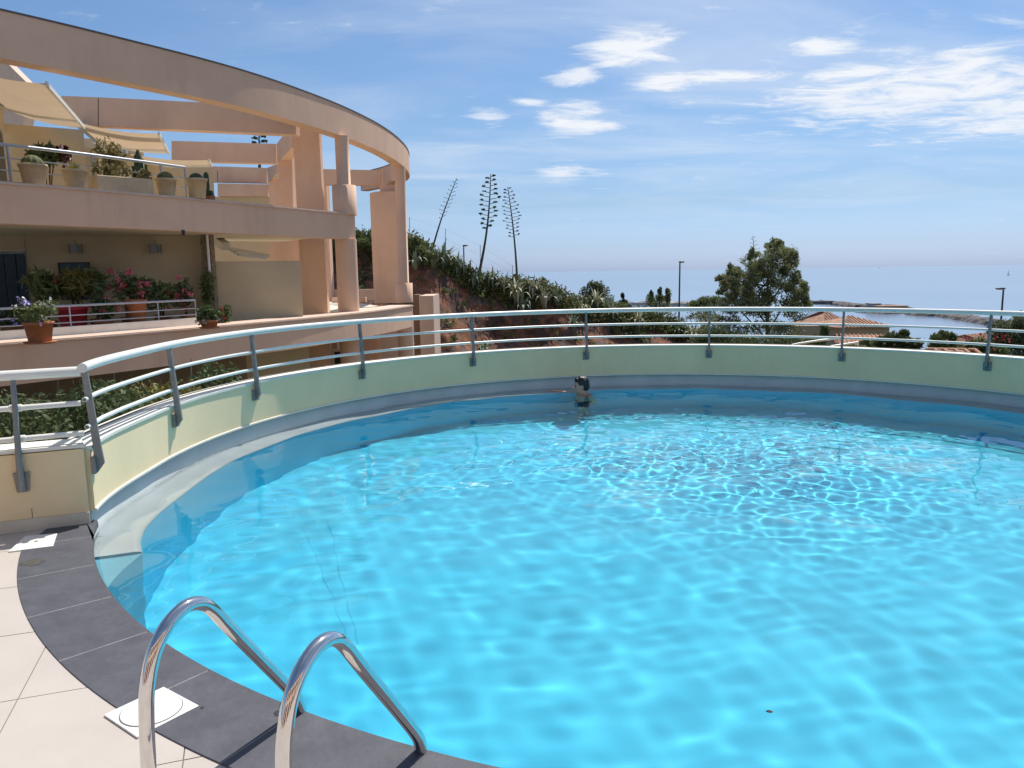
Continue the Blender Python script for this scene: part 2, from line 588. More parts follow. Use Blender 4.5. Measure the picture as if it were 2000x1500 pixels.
# ------------------------------------------------------------------ curved parapet
parapet = thing('parapet_wall', 'curved pale green parapet wall running round the far side of the pool', 'wall')
PZ = 0.505
GROUND_BELOW = -4.5
mb = MB()
mb.sweep(arc(WEND, CORNER, 1.0), [(0, 0.09), (0, PZ), (0.21, PZ), (0.21, GROUND_BELOW), (0.058, GROUND_BELOW), (0.058, 0.09)])
mb.build('wall_panel', M_WALL, parapet, recalc=True)
mb = MB()
mb.sweep(arc(WEND, CORNER, 1.0), [(-0.012, PZ + .001), (-0.012, PZ + 0.022), (0.23, PZ + 0.022), (0.23, PZ + .001)])
mb.build('wall_cap', M_CAP, parapet, recalc=True)
mb = MB()
mb.sweep(arc(WEND, CORNER, 1.0), [(0.17, PZ + .0225), (0.17, PZ + 0.030), (0.185, PZ + 0.030), (0.185, PZ + .0225)])
mb.build('cap_seam', M_GROUT, parapet, recalc=True)
mb = MB()
mb.sweep(arc(WEND, CORNER, 1.0), [(-0.012, 0.078), (-0.012, 0.094), (-0.0005, 0.098), (-0.0005, 0.0895), (0.027, 0.0895), (0.027, 0.078)])
mb.build('wall_lip', M_CAP, parapet, recalc=True)  # cream trim added along the lip to show its bright edge highlight
# welded seams of the liner on the floor
M_SEAMB = mat('liner_seam', (0.047, 0.58, 0.82, 1), rough=.6, var=.1)
for (x0, y0), (x1, y1) in (((-1.9, 6.6), (-1.0, 4.6)), ((-1.7, 6.7), (-1.02, 4.75))):
    MB().beam((x0, y0, FLOOR_Z + .001), (x1, y1, FLOOR_Z + .001), .009, .004).build('liner_seam', M_SEAMB, basin).cycles.is_caustics_receiver = True

# ------------------------------------------------------------------ deck of beige tiles
deck = thing('pool_deck', None, None); deck['kind'] = 'structure'
mb = MB()
TU = Vector((0.946, 0.326)); TV = Vector((-0.326, 0.946)); TO = Vector((-1.98, 2.84)); TS = 0.65


def deck_cells(mb, z0, z1, lo, hi, gap=0.0, n=1):
    """tile from grid index lo to hi, cut away under the coping"""
    i, j = lo
    a = TO + TU * (i * TS + gap) + TV * (j * TS + gap)
    e = TS - 2 * gap
    corners = [a, a + TU * e, a + TU * e + TV * e, a + TV * e]
    ds = [(Vector(KC) - c).length for c in corners]
    RR = KR + 0.13
    if min(ds) > RR and (Vector(KC) - (a + TU * e / 2 + TV * e / 2)).length > RR:
        mb.prism([(c.x, c.y) for c in corners], z0, z1)
        return True
    if max(ds) < RR: return False
    # clip the square by the circle: sample the boundary of (square minus disc)
    m = 12
    vs = []; fs = []
    for r in range(m + 1):
        for s_ in range(m + 1):
            p = a + TU * (e * s_ / m) + TV * (e * r / m)
            vs.append((p.x, p.y, z1))
    for r in range(m):
        for s_ in range(m):
            p = a + TU * (e * (s_ + .5) / m) + TV * (e * (r + .5) / m)
            if (p - Vector(KC)).length > RR:
                b0 = r * (m + 1) + s_
                fs.append((b0, b0 + 1, b0 + m + 2, b0 + m + 1))
    if fs: mb.add(vs, fs)
    return bool(fs)


base = MB()
PARL = [Vector((-2.875, 5.03)), Vector((-6.55, 3.53))]     # foot line of the straight parapet
pd = (PARL[1] - PARL[0]).normalized(); pn = Vector((-pd.y, pd.x))   # towards the deck side
if pn.y > 0: pn = -pn
for i in range(-8, 14):
    for j in range(-14, 4):
        c = TO + TU * ((i + .5) * TS) + TV * ((j + .5) * TS)
        if (c - PARL[0]).dot(pn) < -0.5: continue
        if c.x > 7 or c.y < -6: continue
        t = MB()
        dz = 0.0006 * math.sin(i * 3.1 + j * 5.7)
        if deck_cells(t, -0.012, dz, (i, j), None, 0.0022):
            t.build('tile', M_TILE, deck)
        deck_cells(base, -0.2, -0.0035, (i, j), None, 0.0)
base.build('tile_bed', M_GROUT, deck)

# ------------------------------------------------------------------ slate coping
coping = thing('pool_coping', None, None); coping['kind'] = 'structure'


def k_pt(deg, r):
    return (KC[0] + r * math.cos(rad(deg)), KC[1] + r * math.sin(rad(deg)))


def inner_pt(deg_k, off):
    # point on the pool edge seen under angle deg_k about KC
    if deg_k < 290: return k_pt(deg_k, KR + off)
    p = pool_pt(math.degrees(math.atan2(KC[1] + KR * math.sin(rad(deg_k)) - WC[1], KC[0] + KR * math.cos(rad(deg_k)) - WC[0])) % 360)
    v = (p - Vector(KC)); v = v * ((v.length + off) / v.length)
    return (KC[0] + v.x, KC[1] + v.y)


def outer_pt(a):
    if a > 290: return inner_pt(a, 0.285)
    OC = (1.54, 6.855); OR = 5.127
    c, s_ = math.cos(rad(a)), math.sin(rad(a))
    ex, ey = KC[0] - OC[0], KC[1] - OC[1]
    B = ex * c + ey * s_
    r = -B + math.sqrt(B * B - (ex * ex + ey * ey - OR * OR))
    return k_pt(a, r)


joints = [206.1, 212.8, 219.5, 226.1, 232.8, 239.5, 246.3] + [246.3 + 6.7 * k for k in range(1, 12)]
for a0, a1 in zip(joints[:-1], joints[1:]):
    g_ = 0.02
    n = 8
    aa = [a0 + g_ + (a1 - a0 - 2 * g_) * k / n for k in range(n + 1)]
    poly = [inner_pt(a, -0.012) for a in aa] + [outer_pt(a) for a in reversed(aa)]
    t = MB(); t.prism(poly, -0.034, 0.0055 + 0.0005 * math.sin(a0))
    t.build('coping_slab', M_SLATE, coping, recalc=True, bevel=0.002)
poly = [inner_pt(206.08, -0.012)]
poly += [tuple(pool_pt(d / 2, -0.012)) for d in range(405, 393, -1)] + [(-2.87, 5.10), (-2.95, 5.10), (-3.12, 4.985), (-3.08, 4.75), outer_pt(206.08)]
t = MB(); t.prism(poly, -0.034, 0.0055)
t.build('coping_slab', M_SLATE, coping, recalc=True, bevel=0.002)
# light joint mortar just below the slab tops
mb = MB()
for a in joints[:-1]:
    p, q_ = Vector(inner_pt(a, 0.0)), Vector(outer_pt(a))
    mb.beam((p.x, p.y, -0.004), (q_.x, q_.y, -0.004), 0.006, 0.018)
mb.build('joint_mortar', mat('pale_mortar', (0.30, 0.29, 0.27, 1), rough=0.9, var=.2, scale=30), coping)
# dried water marks on two slabs
def stain(cx, cy, r, seed, m, z=0.0072, sx=1.0):
    rr = random.Random(seed); n = 22
    rs_ = [r * (0.62 + 0.55 * rr.random()) for _ in range(n)]
    return MB().add([(cx, cy, z)] + [(cx + rs_[k] * math.cos(2 * PI * k / n) * sx, cy + rs_[k] * math.sin(2 * PI * k / n), z) for k in range(n)],
                    [(0, k + 1, (k + 1) % n + 1) for k in range(n)])
M_WET = mat('wet_slate', (0.050, 0.052, 0.062, 1), rough=0.35, var=0.2, scale=20)
M_BROWN = mat('brown_stain', (0.085, 0.08, 0.065, 1), rough=0.7, var=0.2, scale=40)
for (px_, py_, r_, sd, mm) in ((880 * .3, 0, 0, 0, None),):
    pass
for px_, py_, r_, sd in ((560, 1378, .03, 2), (395, 1385, .008, 9), (545, 1396, .022, 12)):
    p = atz(px_, py_, 0)
    stain(p.x, p.y, r_, sd, None).build('water_mark', M_WET, coping)
p = atz(55, 1099, 0)
stain(p.x + .03, p.y - .01, .062, 21, None, sx=1.1).build('brown_stain', M_BROWN, coping)

# ------------------------------------------------------------------ skimmer lids
def skimmer(quad_px, round_lid, label):
    pts = [atz(x, y, 0.0) for x, y in quad_px]
    c = sum(pts, Vector()) / 4
    t = thing('skimmer_cover', label, 'cover', (c.x, c.y, 0.0))
    poly = [((p - c).x, (p - c).y) for p in pts]
    MB().prism(poly, 0.001, 0.0095).build('frame', M_PLAST, t, recalc=True, bevel=0.002)
    r = min((Vector(poly[k]) - Vector(poly[k - 1])).length for k in range(4)) / 2 - 0.012
    if round_lid:
        MB().lathe([(r, 0.0085), (r, 0.0125), (r - .003, 0.0135), (r * .9, 0.0135), (0.0001, 0.0140)], n=40, smooth=False).build('round_lid', M_PLAST, t)
        MB().lathe([(r + .004, 0.0091), (r + .004, 0.0100), (r + .0005, 0.0100), (r + .0005, 0.0091)], n=40, smooth=False).build('lid_gap', M_GROUT, t)
    else:
        MB().lathe([(0.011, 0.0096), (0.011, 0.0112), (0.0001, 0.0112)], n=14).build('screw', M_GROUT, t)
    return t


skimmer([(203, 1400), (320, 1345), (389, 1382), (268, 1444)], True, 'square white skimmer cover with a round lid set in the paving beside the ladder')
skimmer([(16, 1080), (50, 1049), (112, 1044), (104, 1069)], False, 'flat white skimmer cover plate with one small hole near the corner of the straight wall')

# ------------------------------------------------------------------ straight parapet at the left
sp = thing('straight_parapet', 'straight buff rendered parapet at the left edge, meeting the curved wall at a corner', 'wall')
def pl(s_, o_):      # s along the wall from the corner, o towards the deck
    v = PARL[0] + pd * s_ + pn * o_
    return (v.x, v.y)
LZ = 0.52
MB().prism([pl(0.0, 0), pl(4, 0), pl(4, -.23), pl(.06, -.23), pl(.05, -.02)], -4.5, LZ).build('wall_panel', M_BUFF, sp, recalc=True)
MB().prism([pl(-.008, .012), pl(4, .012), pl(4, -.24), pl(.04, -.24)], LZ + .010, LZ + .032).build('wall_cap', M_CAP, sp, recalc=True)
MB().prism([pl(0.0, .014), pl(4, .014), pl(4, .0005), pl(0.0, .0005)], 0.002, 0.085).build('skirting', mat('pale_skirting', (0.62, 0.57, 0.46, 1), rough=.8, var=.06, scale=5), sp, recalc=True)
MB().prism([pl(.33, .0025), pl(.334, .0025), pl(.334, .0004), pl(.33, .0004)], 0.086, 0.15).build('joint_line', M_GROUT, sp, recalc=True)

# ------------------------------------------------------------------ railings
RZ = 1.06
rail = thing('curved_railing', 'long curved white railing with three rails on the round pool wall', 'railing')


def rail_arc(a0, a1, z, off, step=2.0):
    n = int(abs(a1 - a0) / step) + 1
    return [Vector((*wall_pt(a0 + (a1 - a0) * k / n, off), z)) for k in range(n + 1)]


R0 = CORNER + 0.1
MB().tube(rail_arc(R0, WEND, RZ, -0.005), 0.0325, 14).build('top_rail', M_ALU, rail)
MB().tube(rail_arc(R0 + .25, WEND, 0.85, -0.005, 3), 0.0165, 10).build('middle_rail', M_ALU, rail)
# lower rail: straight lengths that meet at slight kinks
MB().tube(rail_arc(R0 + .25, WEND, 0.665, -0.005, 4.2), 0.0165, 10).build('lower_rail', M_ALU, rail)
for z in (0.85, 0.665):
    p = wall_pt(R0 + .28, -0.005)
    MB().lathe([(0.011, -.001), (0.011, .001)], n=12).build('tube_end', M_GROUT, rail)
    o = C.objects[-1] if False else rail.children[-1]
    t_ = Vector((math.sin(rad(R0)), -math.cos(rad(R0)), 0))
    o.rotation_euler = (-t_).to_track_quat('Z', 'Y').to_euler()
    o.location = (p.x - t_.x * .0, p.y - t_.y * .0, z)
angs = [196.5, 178.3, 161.8, 141.4, 120.7, 100.1, 78.9, 57.7, 37.1, 16.5, -4, -25]


def make_post():
    """post in local axes: x outward (towards the wall), origin on the wall's inner face at z=0"""
    t = MB()
    ws = 0.014
    prof = [(-0.026, 1.035), (0.012, 1.035), (-0.018, 0.50), (-0.012, 0.40), (-0.030, 0.335), (-0.078, 0.40), (-0.066, 0.52)]
    vs = [(x, -ws, z) for x, z in prof] + [(x, ws, z) for x, z in prof]
    n = len(prof)
    t.add(vs, [tuple(range(n)), tuple(range(n, 2 * n))[::-1]] + [(i, n + i, n + (i + 1) % n, (i + 1) % n) for i in range(n)])
    return t


post_me = None
brk_me = None
for a in angs:
    p = wall_pt(a)
    if post_me is None:
        o = make_post().build('post', M_POST, rail, recalc=True, bevel=0.003); post_me = o.data
    else:
        o = bpy.data.objects.new('post', post_me); C.objects.link(o); o.parent = rail
    o.location = (p.x, p.y, 0); o.rotation_euler = (0, 0, rad(a))
    if brk_me is None:
        t = MB(); t.box(-0.03, -0.0005, -0.045, 0.045, 0.335, 0.45)
        b = t.build('bracket', M_POST, o, recalc=True, bevel=0.003); brk_me = b.data
        c_ = MB().lathe([(0.024, -.006), (0.024, .006)], cx=-.005, n=12).build('collar', M_POST, o); col_me = c_.data; c_.location.z = 0.85
        part('collar', col_me, o, (0, 0, 0.665))
    else:
        part('bracket', brk_me, o)
        for z in (0.85, 0.665): part('collar', col_me, o, (0, 0, z))

srail = thing('straight_railing', 'short straight white railing with two thin lower rails on the left parapet', 'railing')
def rl(s_, z):
    v = Vector((-2.885, 5.10)) + Vector((-0.895, -0.447)) * s_
    return (v.x, v.y, z)
MB().tube([rl(0.0, 1.035), rl(3, 1.035)], 0.0335, 14).build('top_rail', M_ALU, srail)
MB().tube([rl(0.015, 0.82), rl(3, 0.82)], 0.0185, 10).build('middle_rail', M_ALU, srail)
MB().tube([rl(0.015, 0.615), rl(3, 0.615)], 0.0185, 10).build('lower_rail', M_ALU, srail)
for s_ in (0.385, 1.6):
    a_ = Vector(rl(s_, 0))
    f0 = Vector(pl((a_.xy - PARL[0]).dot(pd), 0.034))
    t = MB(); t.tube([(a_.x, a_.y, 1.0), (f0.x, f0.y, 0.50), (f0.x, f0.y, 0.28)], [0.017, .020, .023], 10)
    po = t.build('post', M_POST, srail, recalc=True, bevel=.003)
    t = MB(); b_ = Vector((a_.x, a_.y, 0)) 
    f_ = Vector(pl((b_.xy - PARL[0]).dot(pd), 0.004))
    vs = []
    for dz, w in ((0.40, .048), (0.27, .034)):
        for oo in (0.0, .012):
            for sgn in (-1, 1):
                v = f_ + pd * (w * sgn) + pn * oo
                vs.append((v.x, v.y, dz))
    t.add(vs, [(0, 1, 3, 2), (4, 6, 7, 5), (0, 2, 6, 4), (1, 5, 7, 3), (2, 3, 7, 6), (0, 4, 5, 1)])
    t.build('bracket', M_POST, po, recalc=True)
    for z in (0.82, .615):
        q_ = Vector(rl(s_, z)); dd = Vector((-0.895, -0.447, 0))
        MB().tube([q_ - dd * .035, q_ + dd * .035], .0245, 10).build('collar', M_ALU, po)

# ------------------------------------------------------------------ ladder
LF = [Vector((-0.82, 2.73)), Vector((-0.33, 2.47))]
LD = Vector((-0.46, -0.888))
lad = thing('pool_ladder', 'polished steel pool ladder with two arched handrails at the near edge', 'ladder', (-0.82, 2.5, 0))
lprof = [(0.66, 0.0), (0.657, 0.2), (0.648, 0.36), (0.635, 0.44), (0.607, 0.52), (0.565, 0.575), (0.515, 0.608), (0.465, 0.618), (0.418, 0.602), (0.38, 0.565), (0.345, 0.515), (0.29, 0.437), (0.20, 0.313), (0.10, 0.175), (0.04, 0.088), (0.018, 0.045), (0.01, 0.0), (0.008, -0.08), (0.008, -0.6), (0.008, -1.25)]
def cr(pts, n=5):
    out = []
    P_ = [pts[0]] + list(pts) + [pts[-1]]
    for i in range(1, len(P_) - 2):
        for k in range(n):
            t = k / n
            a, b, c, d = (Vector(P_[i - 1]), Vector(P_[i]), Vector(P_[i + 1]), Vector(P_[i + 2]))
            out.append(0.5 * ((2 * b) + (c - a) * t + (2 * a - 5 * b + 4 * c - d) * t * t + (3 * b - a - 3 * c + d) * t ** 3))
    out.append(Vector(P_[-1]))
    return out
for f_ in LF:
    pts = [Vector((f_.x + LD.x * s_ + .82, f_.y + LD.y * s_ - 2.5, z)) for s_, z in [tuple(p) for p in cr(lprof, 5)]]
    h = MB().tube(pts, 0.0225, 20).build('handrail', M_STEEL, lad)
    q_ = f_ + LD * .66
    MB().lathe([(0.045, 0.0015), (0.045, 0.012), (0.028, 0.02)], cx=q_.x + .82, cy=q_.y - 2.5, n=20).build('floor_flange', M_STEEL, h)
for z in (-0.35, -0.62, -0.89, -1.16):
    a_, b_ = LF[0] + LD * .0, LF[1] + LD * .0
    MB().beam((a_.x + .82, a_.y - 2.5, z), (b_.x + .82, b_.y - 2.5, z), 0.08, 0.025).build('step', M_STEEL, lad)

# ------------------------------------------------------------------ bather
M_SKIN = mat('tanned_skin', (0.72, 0.34, 0.23, 1), rough=0.4, var=0.08, scale=12)
M_HAIR = mat('wet_dark_hair', (0.012, 0.009, 0.008, 1), rough=0.3, var=0.3, scale=60, bump=0.5, bscale=140)
M_SHORTS = mat('dark_swim_shorts', (0.02, 0.03, 0.06, 1), rough=0.8, var=0.1)


def ell(mb, c, r, M=None, n=20, m=12):
    vs = []; fs = []
    for i in range(m + 1):
        th = PI * i / m
        for k in range(n):
            a = 2 * PI * k / n
            v = Vector((r[0] * math.sin(th) * math.cos(a), r[1] * math.sin(th) * math.sin(a), r[2] * math.cos(th)))
            if M is not None: v = M @ v
            vs.append(v + Vector(c))
    for i in range(m):
        for k in range(n):
            fs.append((i * n + k, (i + 1) * n + k, (i + 1) * n + (k + 1) % n, i * n + (k + 1) % n))
    mb.add(vs, fs, True)


def remeshed(mb, name, mat_, parent, voxel, smooth=6):
    o = mb.build(name, mat_, parent)
    bm = bmesh.new(); bm.from_mesh(o.data)
    bmesh.ops.remove_doubles(bm, verts=bm.verts, dist=1e-6)
    bmesh.ops.recalc_face_normals(bm, faces=bm.faces)
    bm.to_mesh(o.data); bm.free()
    md = o.modifiers.new('remesh', 'REMESH'); md.mode = 'VOXEL'; md.voxel_size = voxel; md.use_smooth_shade = True
    ms = o.modifiers.new('smooth', 'SMOOTH'); ms.iterations = smooth; ms.factor = 0.5
    bpy.context.view_layer.update()
    dg = bpy.context.evaluated_depsgraph_get()
    me = bpy.data.meshes.new_from_object(o.evaluated_get(dg))
    o.modifiers.clear()
    o.data = me
    me.name = name
    if not me.materials: me.materials.append(mat_)
    me.polygons.foreach_set('use_smooth', [True] * len(me.polygons))
    return o


def bather():
    px_, py_ = 0.985, 10.84
    root = thing('person', 'dark-haired swimmer up to the neck in water with one hand on the ledge', 'person', (px_, py_, -0.008))
    b = MB()
    # local frame: +X right in picture; the face looks towards -X
    # head (centre z .04)
    ell(b, (0.005, 0.0, 0.065), (0.098, 0.076, 0.098))            # skull
    ell(b, (-0.035, 0.0, 0.0), (0.062, 0.058, 0.085))            # face and jaw
    ell(b, (-0.066, 0.0, -0.062), (0.025, 0.026, 0.022))          # chin
    ell(b, (-0.110, 0.0, 0.006), (0.021, 0.014, 0.016))          # nose tip
    b.tube([(-0.088, 0, 0.052), (-0.104, 0, 0.012)], [0.008, 0.011], 8)
    ell(b, (-0.082, 0.0, 0.060), (0.016, 0.048, 0.012))          # brow
    ell(b, (-0.091, 0.0, -0.022), (0.011, 0.024, 0.006)); ell(b, (-0.089, 0.0, -0.036), (0.011, 0.022, 0.007))
    for s_ in (-1, 1):
        ell(b, (0.012, 0.077 * s_, 0.018), (0.017, 0.011, 0.031))
        ell(b, (-0.060, 0.040 * s_, 0.012), (0.025, 0.022, 0.022))  # cheek
    b.tube([(0.03, 0, -0.02), (0.035, 0, -0.10), (0.04, 0, -0.17)], [0.056, 0.058, 0.068], 16)
    # torso
    ell(b, (0.045, 0, -0.20), (0.12, 0.19, 0.075))
    ell(b, (0.04, 0, -0.34), (0.125, 0.165, 0.17))
    ell(b, (0.04, 0, -0.53), (0.105, 0.145, 0.16))
    ell(b, (0.04, 0, -0.68), (0.115, 0.155, 0.11))
    for s_ in (-1, 1):
        ell(b, (0.045, 0.185 * s_, -0.185), (0.062, 0.062, 0.062))
    # far arm stretched to the ledge on the left, near arm floating back to the right
    b.tube([(0.04, 0.19, -0.18), (-0.10, 0.245, -0.165), (-0.20, 0.27, -0.120), (-0.33, 0.305, -0.092), (-0.385, 0.315, -0.085)], [0.052, 0.046, 0.040, 0.029, 0.026], 14)
    ell(b, (-0.42, 0.318, -0.090), (0.042, 0.036, 0.016))
    for k, (dy, L) in enumerate(((-.027, .055), (-.009, .066), (.010, .062), (.027, .048))):
        b.tube([(-0.445, 0.318 + dy, -0.088), (-0.445 - L * .55, 0.318 + dy * 1.15, -0.076), (-0.445 - L, 0.318 + dy * 1.25, -0.096)], [0.0095, 0.009, 0.0075], 8)
    b.tube([(-0.40, 0.290, -0.090), (-0.43, 0.268, -0.088), (-0.455, 0.262, -0.094)], [0.011, 0.010, 0.008], 8)
    b.tube([(0.045, -0.19, -0.185), (0.12, -0.24, -0.28), (0.16, -0.26, -0.42), (0.165, -0.25, -0.53), (0.16, -0.235, -0.62)], [0.052, 0.046, 0.040, 0.030, 0.025], 14)
    ell(b, (0.16, -0.23, -0.66), (0.018, 0.034, 0.042))
    for k, (dy, L) in enumerate(((-.025, .055), (-.008, .066), (.009, .062), (.025, .048))):
        b.tube([(0.162, -0.23 + dy, -0.685), (0.167, -0.23 + dy * 1.2, -0.685 - L * .55), (0.155, -0.23 + dy * 1.3, -0.685 - L)], [0.0095, 0.009, 0.0075], 8)
    b.tube([(0.150, -0.255, -0.645), (0.140, -0.275, -0.67), (0.133, -0.278, -0.70)], [0.011, 0.010, 0.008], 8)
    # legs down to the pool floor
    for s_ in (-1, 1):
        b.tube([(0.04, 0.085 * s_, -0.70), (0.02, 0.10 * s_, -0.92), (-0.01, 0.11 * s_, -1.10), (0.03, 0.115 * s_, -1.30), (0.05, 0.12 * s_, -1.49)], [0.092, 0.075, 0.055, 0.052, 0.036], 16)
        ell(b, (-0.02, 0.12 * s_, -1.52), (0.115, 0.042, 0.03))
    body = remeshed(b, 'body', M_SKIN, root, 0.0065, 5)
    h = MB()
    ell(h, (0.014, 0, 0.078), (0.105, 0.083, 0.103))
    ell(h, (0.050, 0, 0.035), (0.074, 0.078, 0.085))
    ell(h, (-0.050, 0.0, 0.128), (0.046, 0.058, 0.030))
    for k in range(26):
        a = rnd.uniform(-2.6, 2.6); e = rnd.uniform(0.2, 1.2)
        d = Vector((-math.cos(a) * math.cos(e), math.sin(a) * math.cos(e), math.sin(e)))
        c = Vector((0.014 + d.x * .098, d.y * .078, 0.078 + d.z * .098))
        ell(h, c, (0.017, 0.015, 0.014), n=8, m=6)
    hair = remeshed(h, 'hair', M_HAIR, root, 0.005, 2)
    # cut the hair away from face and ears
    bm = bmesh.new(); bm.from_mesh(hair.data)
    dele = [v for v in bm.verts if (v.co.z < 0.092 and v.co.x < -0.035 - (0.05 - v.co.z) * -0.55) or (v.co.z < 0.045 and v.co.x < 0.028) or v.co.z < -0.035]
    bmesh.ops.delete(bm, geom=dele, context='VERTS'); bm.to_mesh(hair.data); bm.free()
    s = MB()
    ell(s, (0.04, 0, -0.69), (0.126, 0.166, 0.11))
    for s_ in (-1, 1):
        s.tube([(0.04, 0.088 * s_, -0.70), (0.02, 0.105 * s_, -0.98)], [0.105, 0.095], 16)
    remeshed(s, 'swim_shorts', M_SHORTS, root, 0.012, 3)
    for s_ in (-1, 1):
        e = MB(); ell(e, (-0.083, 0.030 * s_, 0.036), (0.010, 0.011, 0.008), n=10, m=8)
        e.build('eye', mat('eye', (0.03, 0.02, 0.02, 1), rough=0.2, var=0), root)


bather()

# ------------------------------------------------------------------ apartment building
M_PINK = mat('pink_beige_render', (0.80, 0.53, 0.37, 1), rough=0.88, var=0.045, scale=0.8, bump=0.12, bscale=50, dirt=(0.66, 0.42, 0.29, 1), dirt_amt=0.75, dirt_scale=1.1, dstreak=.22)
M_PINKCAP = mat('pink_coping', (0.68, 0.51, 0.40, 1), rough=0.8, var=0.05, scale=3)
M_FLASH = mat('zinc_flashing', (0.12, 0.11, 0.11, 1), rough=0.55, var=0.1, scale=3)
M_CREAM = mat('cream_wall', (0.60, 0.49, 0.32, 1), rough=0.9, var=0.05, scale=1.0, bump=0.1, bscale=60)
M_CEIL = mat('pale_ceiling', (0.72, 0.64, 0.50, 1), rough=0.9, var=0.04, scale=1)
M_GLASSD = mat('dark_window_glass', (0.02, 0.028, 0.04, 1), rough=0.08, var=0.1, scale=1, spec=0.2)
M_FRAMEW = mat('window_frame', (0.30, 0.32, 0.34, 1), rough=0.4, var=0.05)
M_CANVAS = mat('cream_canvas', (0.60, 0.50, 0.38, 1), rough=0.9, var=0.06, scale=2)
M_RAILG = mat('grey_balcony_rail', (0.42, 0.44, 0.47, 1), rough=0.4, metal=0.3, var=0.05)
M_SEAM = mat('dark_joint', (0.06, 0.045, 0.04, 1), rough=0.9, var=0.1)


def canvas_translucent():
    nt = M_CANVAS.node_tree
    b = nt.nodes['Principled BSDF']; out = nt.nodes['Material Output']
    tr = nt.nodes.new('ShaderNodeBsdfTranslucent'); tr.inputs['Color'].default_value = (0.60, 0.44, 0.29, 1)
    mx = nt.nodes.new('ShaderNodeMixShader'); mx.inputs[0].default_value = 0.33
    nt.links.new(b.outputs[0], mx.inputs[1]); nt.links.new(tr.outputs[0], mx.inputs[2]); nt.links.new(mx.outputs[0], out.inputs['Surface'])
canvas_translucent()


def resample(pts, step=0.5):
    fine = cr([Vector(p) for p in pts], 12)
    L_ = [0.0]
    for a, b in zip(fine, fine[1:]): L_.append(L_[-1] + (b - a).length)
    n = max(2, int(L_[-1] / step))
    out = []; j = 0
    for k in range(n + 1):
        s_ = L_[-1] * k / n
        while j < len(L_) - 2 and L_[j + 1] < s_: j += 1
        t = (s_ - L_[j]) / max(1e-9, L_[j + 1] - L_[j])
        out.append(fine[j].lerp(fine[j + 1], t))
    return out


def as_path(pts):
    """2D points -> (point, outward normal on the right of travel)"""
    out = []
    for i, p in enumerate(pts):
        t = (pts[min(i + 1, len(pts) - 1)] - pts[max(i - 1, 0)]).normalized()
        out.append(((p.x, p.y), (t.y, -t.x)))
    return out


def px_path(L, z, pre=(), post=()):
    return [Vector(p) for p in pre] + [atz(x, y, z).xy for x, y in L] + [Vector(p) for p in post]


ZB = 5.83; ZM = 3.46; ZL = 0.475
bld = thing('apartment_building', 'pink-beige curved apartment building with ring beam, round columns and two balcony floors', 'building', (0, 0, 0))
# ring beam
ctl = px_path([(0, 112), (125, 136), (250, 162), (400, 191), (500, 214), (575, 236), (675, 265), (750, 296), (785, 318)], ZB, pre=[(-14.2, 9.6), (-12.3, 12.2)], post=[(-4.12, 33.4), (-4.35, 35.6), (-5.2, 38.0), (-7.2, 40.3)])
# smooth the control polygon a little
for _ in range(2):
    ctl = [ctl[0]] + [(ctl[i - 1] + ctl[i] * 4 + ctl[i + 1]) / 6 for i in range(1, len(ctl) - 1)] + [ctl[-1]]
beam_path = as_path(resample(ctl, 0.35))
t = MB(); t.sweep(beam_path, [(0, ZB), (0, ZB + .88), (-0.42, ZB + .88), (-0.42, ZB)])
t.build('ring_beam', M_PINK, bld, recalc=True)
t = MB(); t.sweep(beam_path, [(0.018, ZB + .881), (0.018, ZB + .915), (-0.44, ZB + .915), (-0.44, ZB + .881)])
t.build('ring_beam_flashing', M_FLASH, bld, recalc=True)

# middle parapet band
ctlm = px_path([(0, 360), (100, 367), (200, 375), (300, 383.5), (400, 393), (550, 407), (693, 420.5)], ZM, pre=[(-14.0, 8.8), (-12.1, 11.8)])
for _ in range(2):
    ctlm = [ctlm[0]] + [(ctlm[i - 1] + ctlm[i] * 4 + ctlm[i + 1]) / 6 for i in range(1, len(ctlm) - 1)] + [ctlm[-1]]
midp = resample(ctlm, 0.35)
mid_path = as_path(midp)
t = MB(); t.sweep(mid_path, [(0, 2.72), (0, ZM), (-0.34, ZM), (-0.34, 2.72)])
t.build('balcony_parapet', M_PINK, bld, recalc=True)
t = MB(); t.sweep(mid_path, [(0.03, ZM + .001), (0.03, ZM + .03), (0.01, ZM + .03), (0.01, ZM + 0.055), (-0.36, ZM + .055), (-0.36, ZM + .001)])
t.build('parapet_coping', M_PINKCAP, bld, recalc=True)

# lower parapet band
ctll = px_path([(0, 672), (100, 664.5), (200, 657), (320, 646.5), (440, 636.5), (580, 624.5), (700, 612), (760, 604.5), (806, 596.5)], ZL, pre=[(-13.6, 7.6), (-11.6, 10.6)])
for _ in range(2):
    ctll = [ctll[0]] + [(ctll[i - 1] + ctll[i] * 4 + ctll[i + 1]) / 6 for i in range(1, len(ctll) - 1)] + [ctll[-1]]
lowp = resample(ctll, 0.35)
low_path = as_path(lowp)
t = MB(); t.sweep(low_path, [(0, -0.30), (0, ZL - .03), (-0.9, ZL - .03), (-0.9, -0.30)])
t.build('terrace_parapet', M_PINK, bld, recalc=True)
t = MB(); t.sweep(low_path, [(0.035, ZL - .029), (0.035, ZL - .004), (0.012, ZL - .004), (0.012, ZL + 0.022), (-0.88, ZL + .022), (-0.88, ZL - .029)])
t.build('terrace_coping', M_PINKCAP, bld, recalc=True)


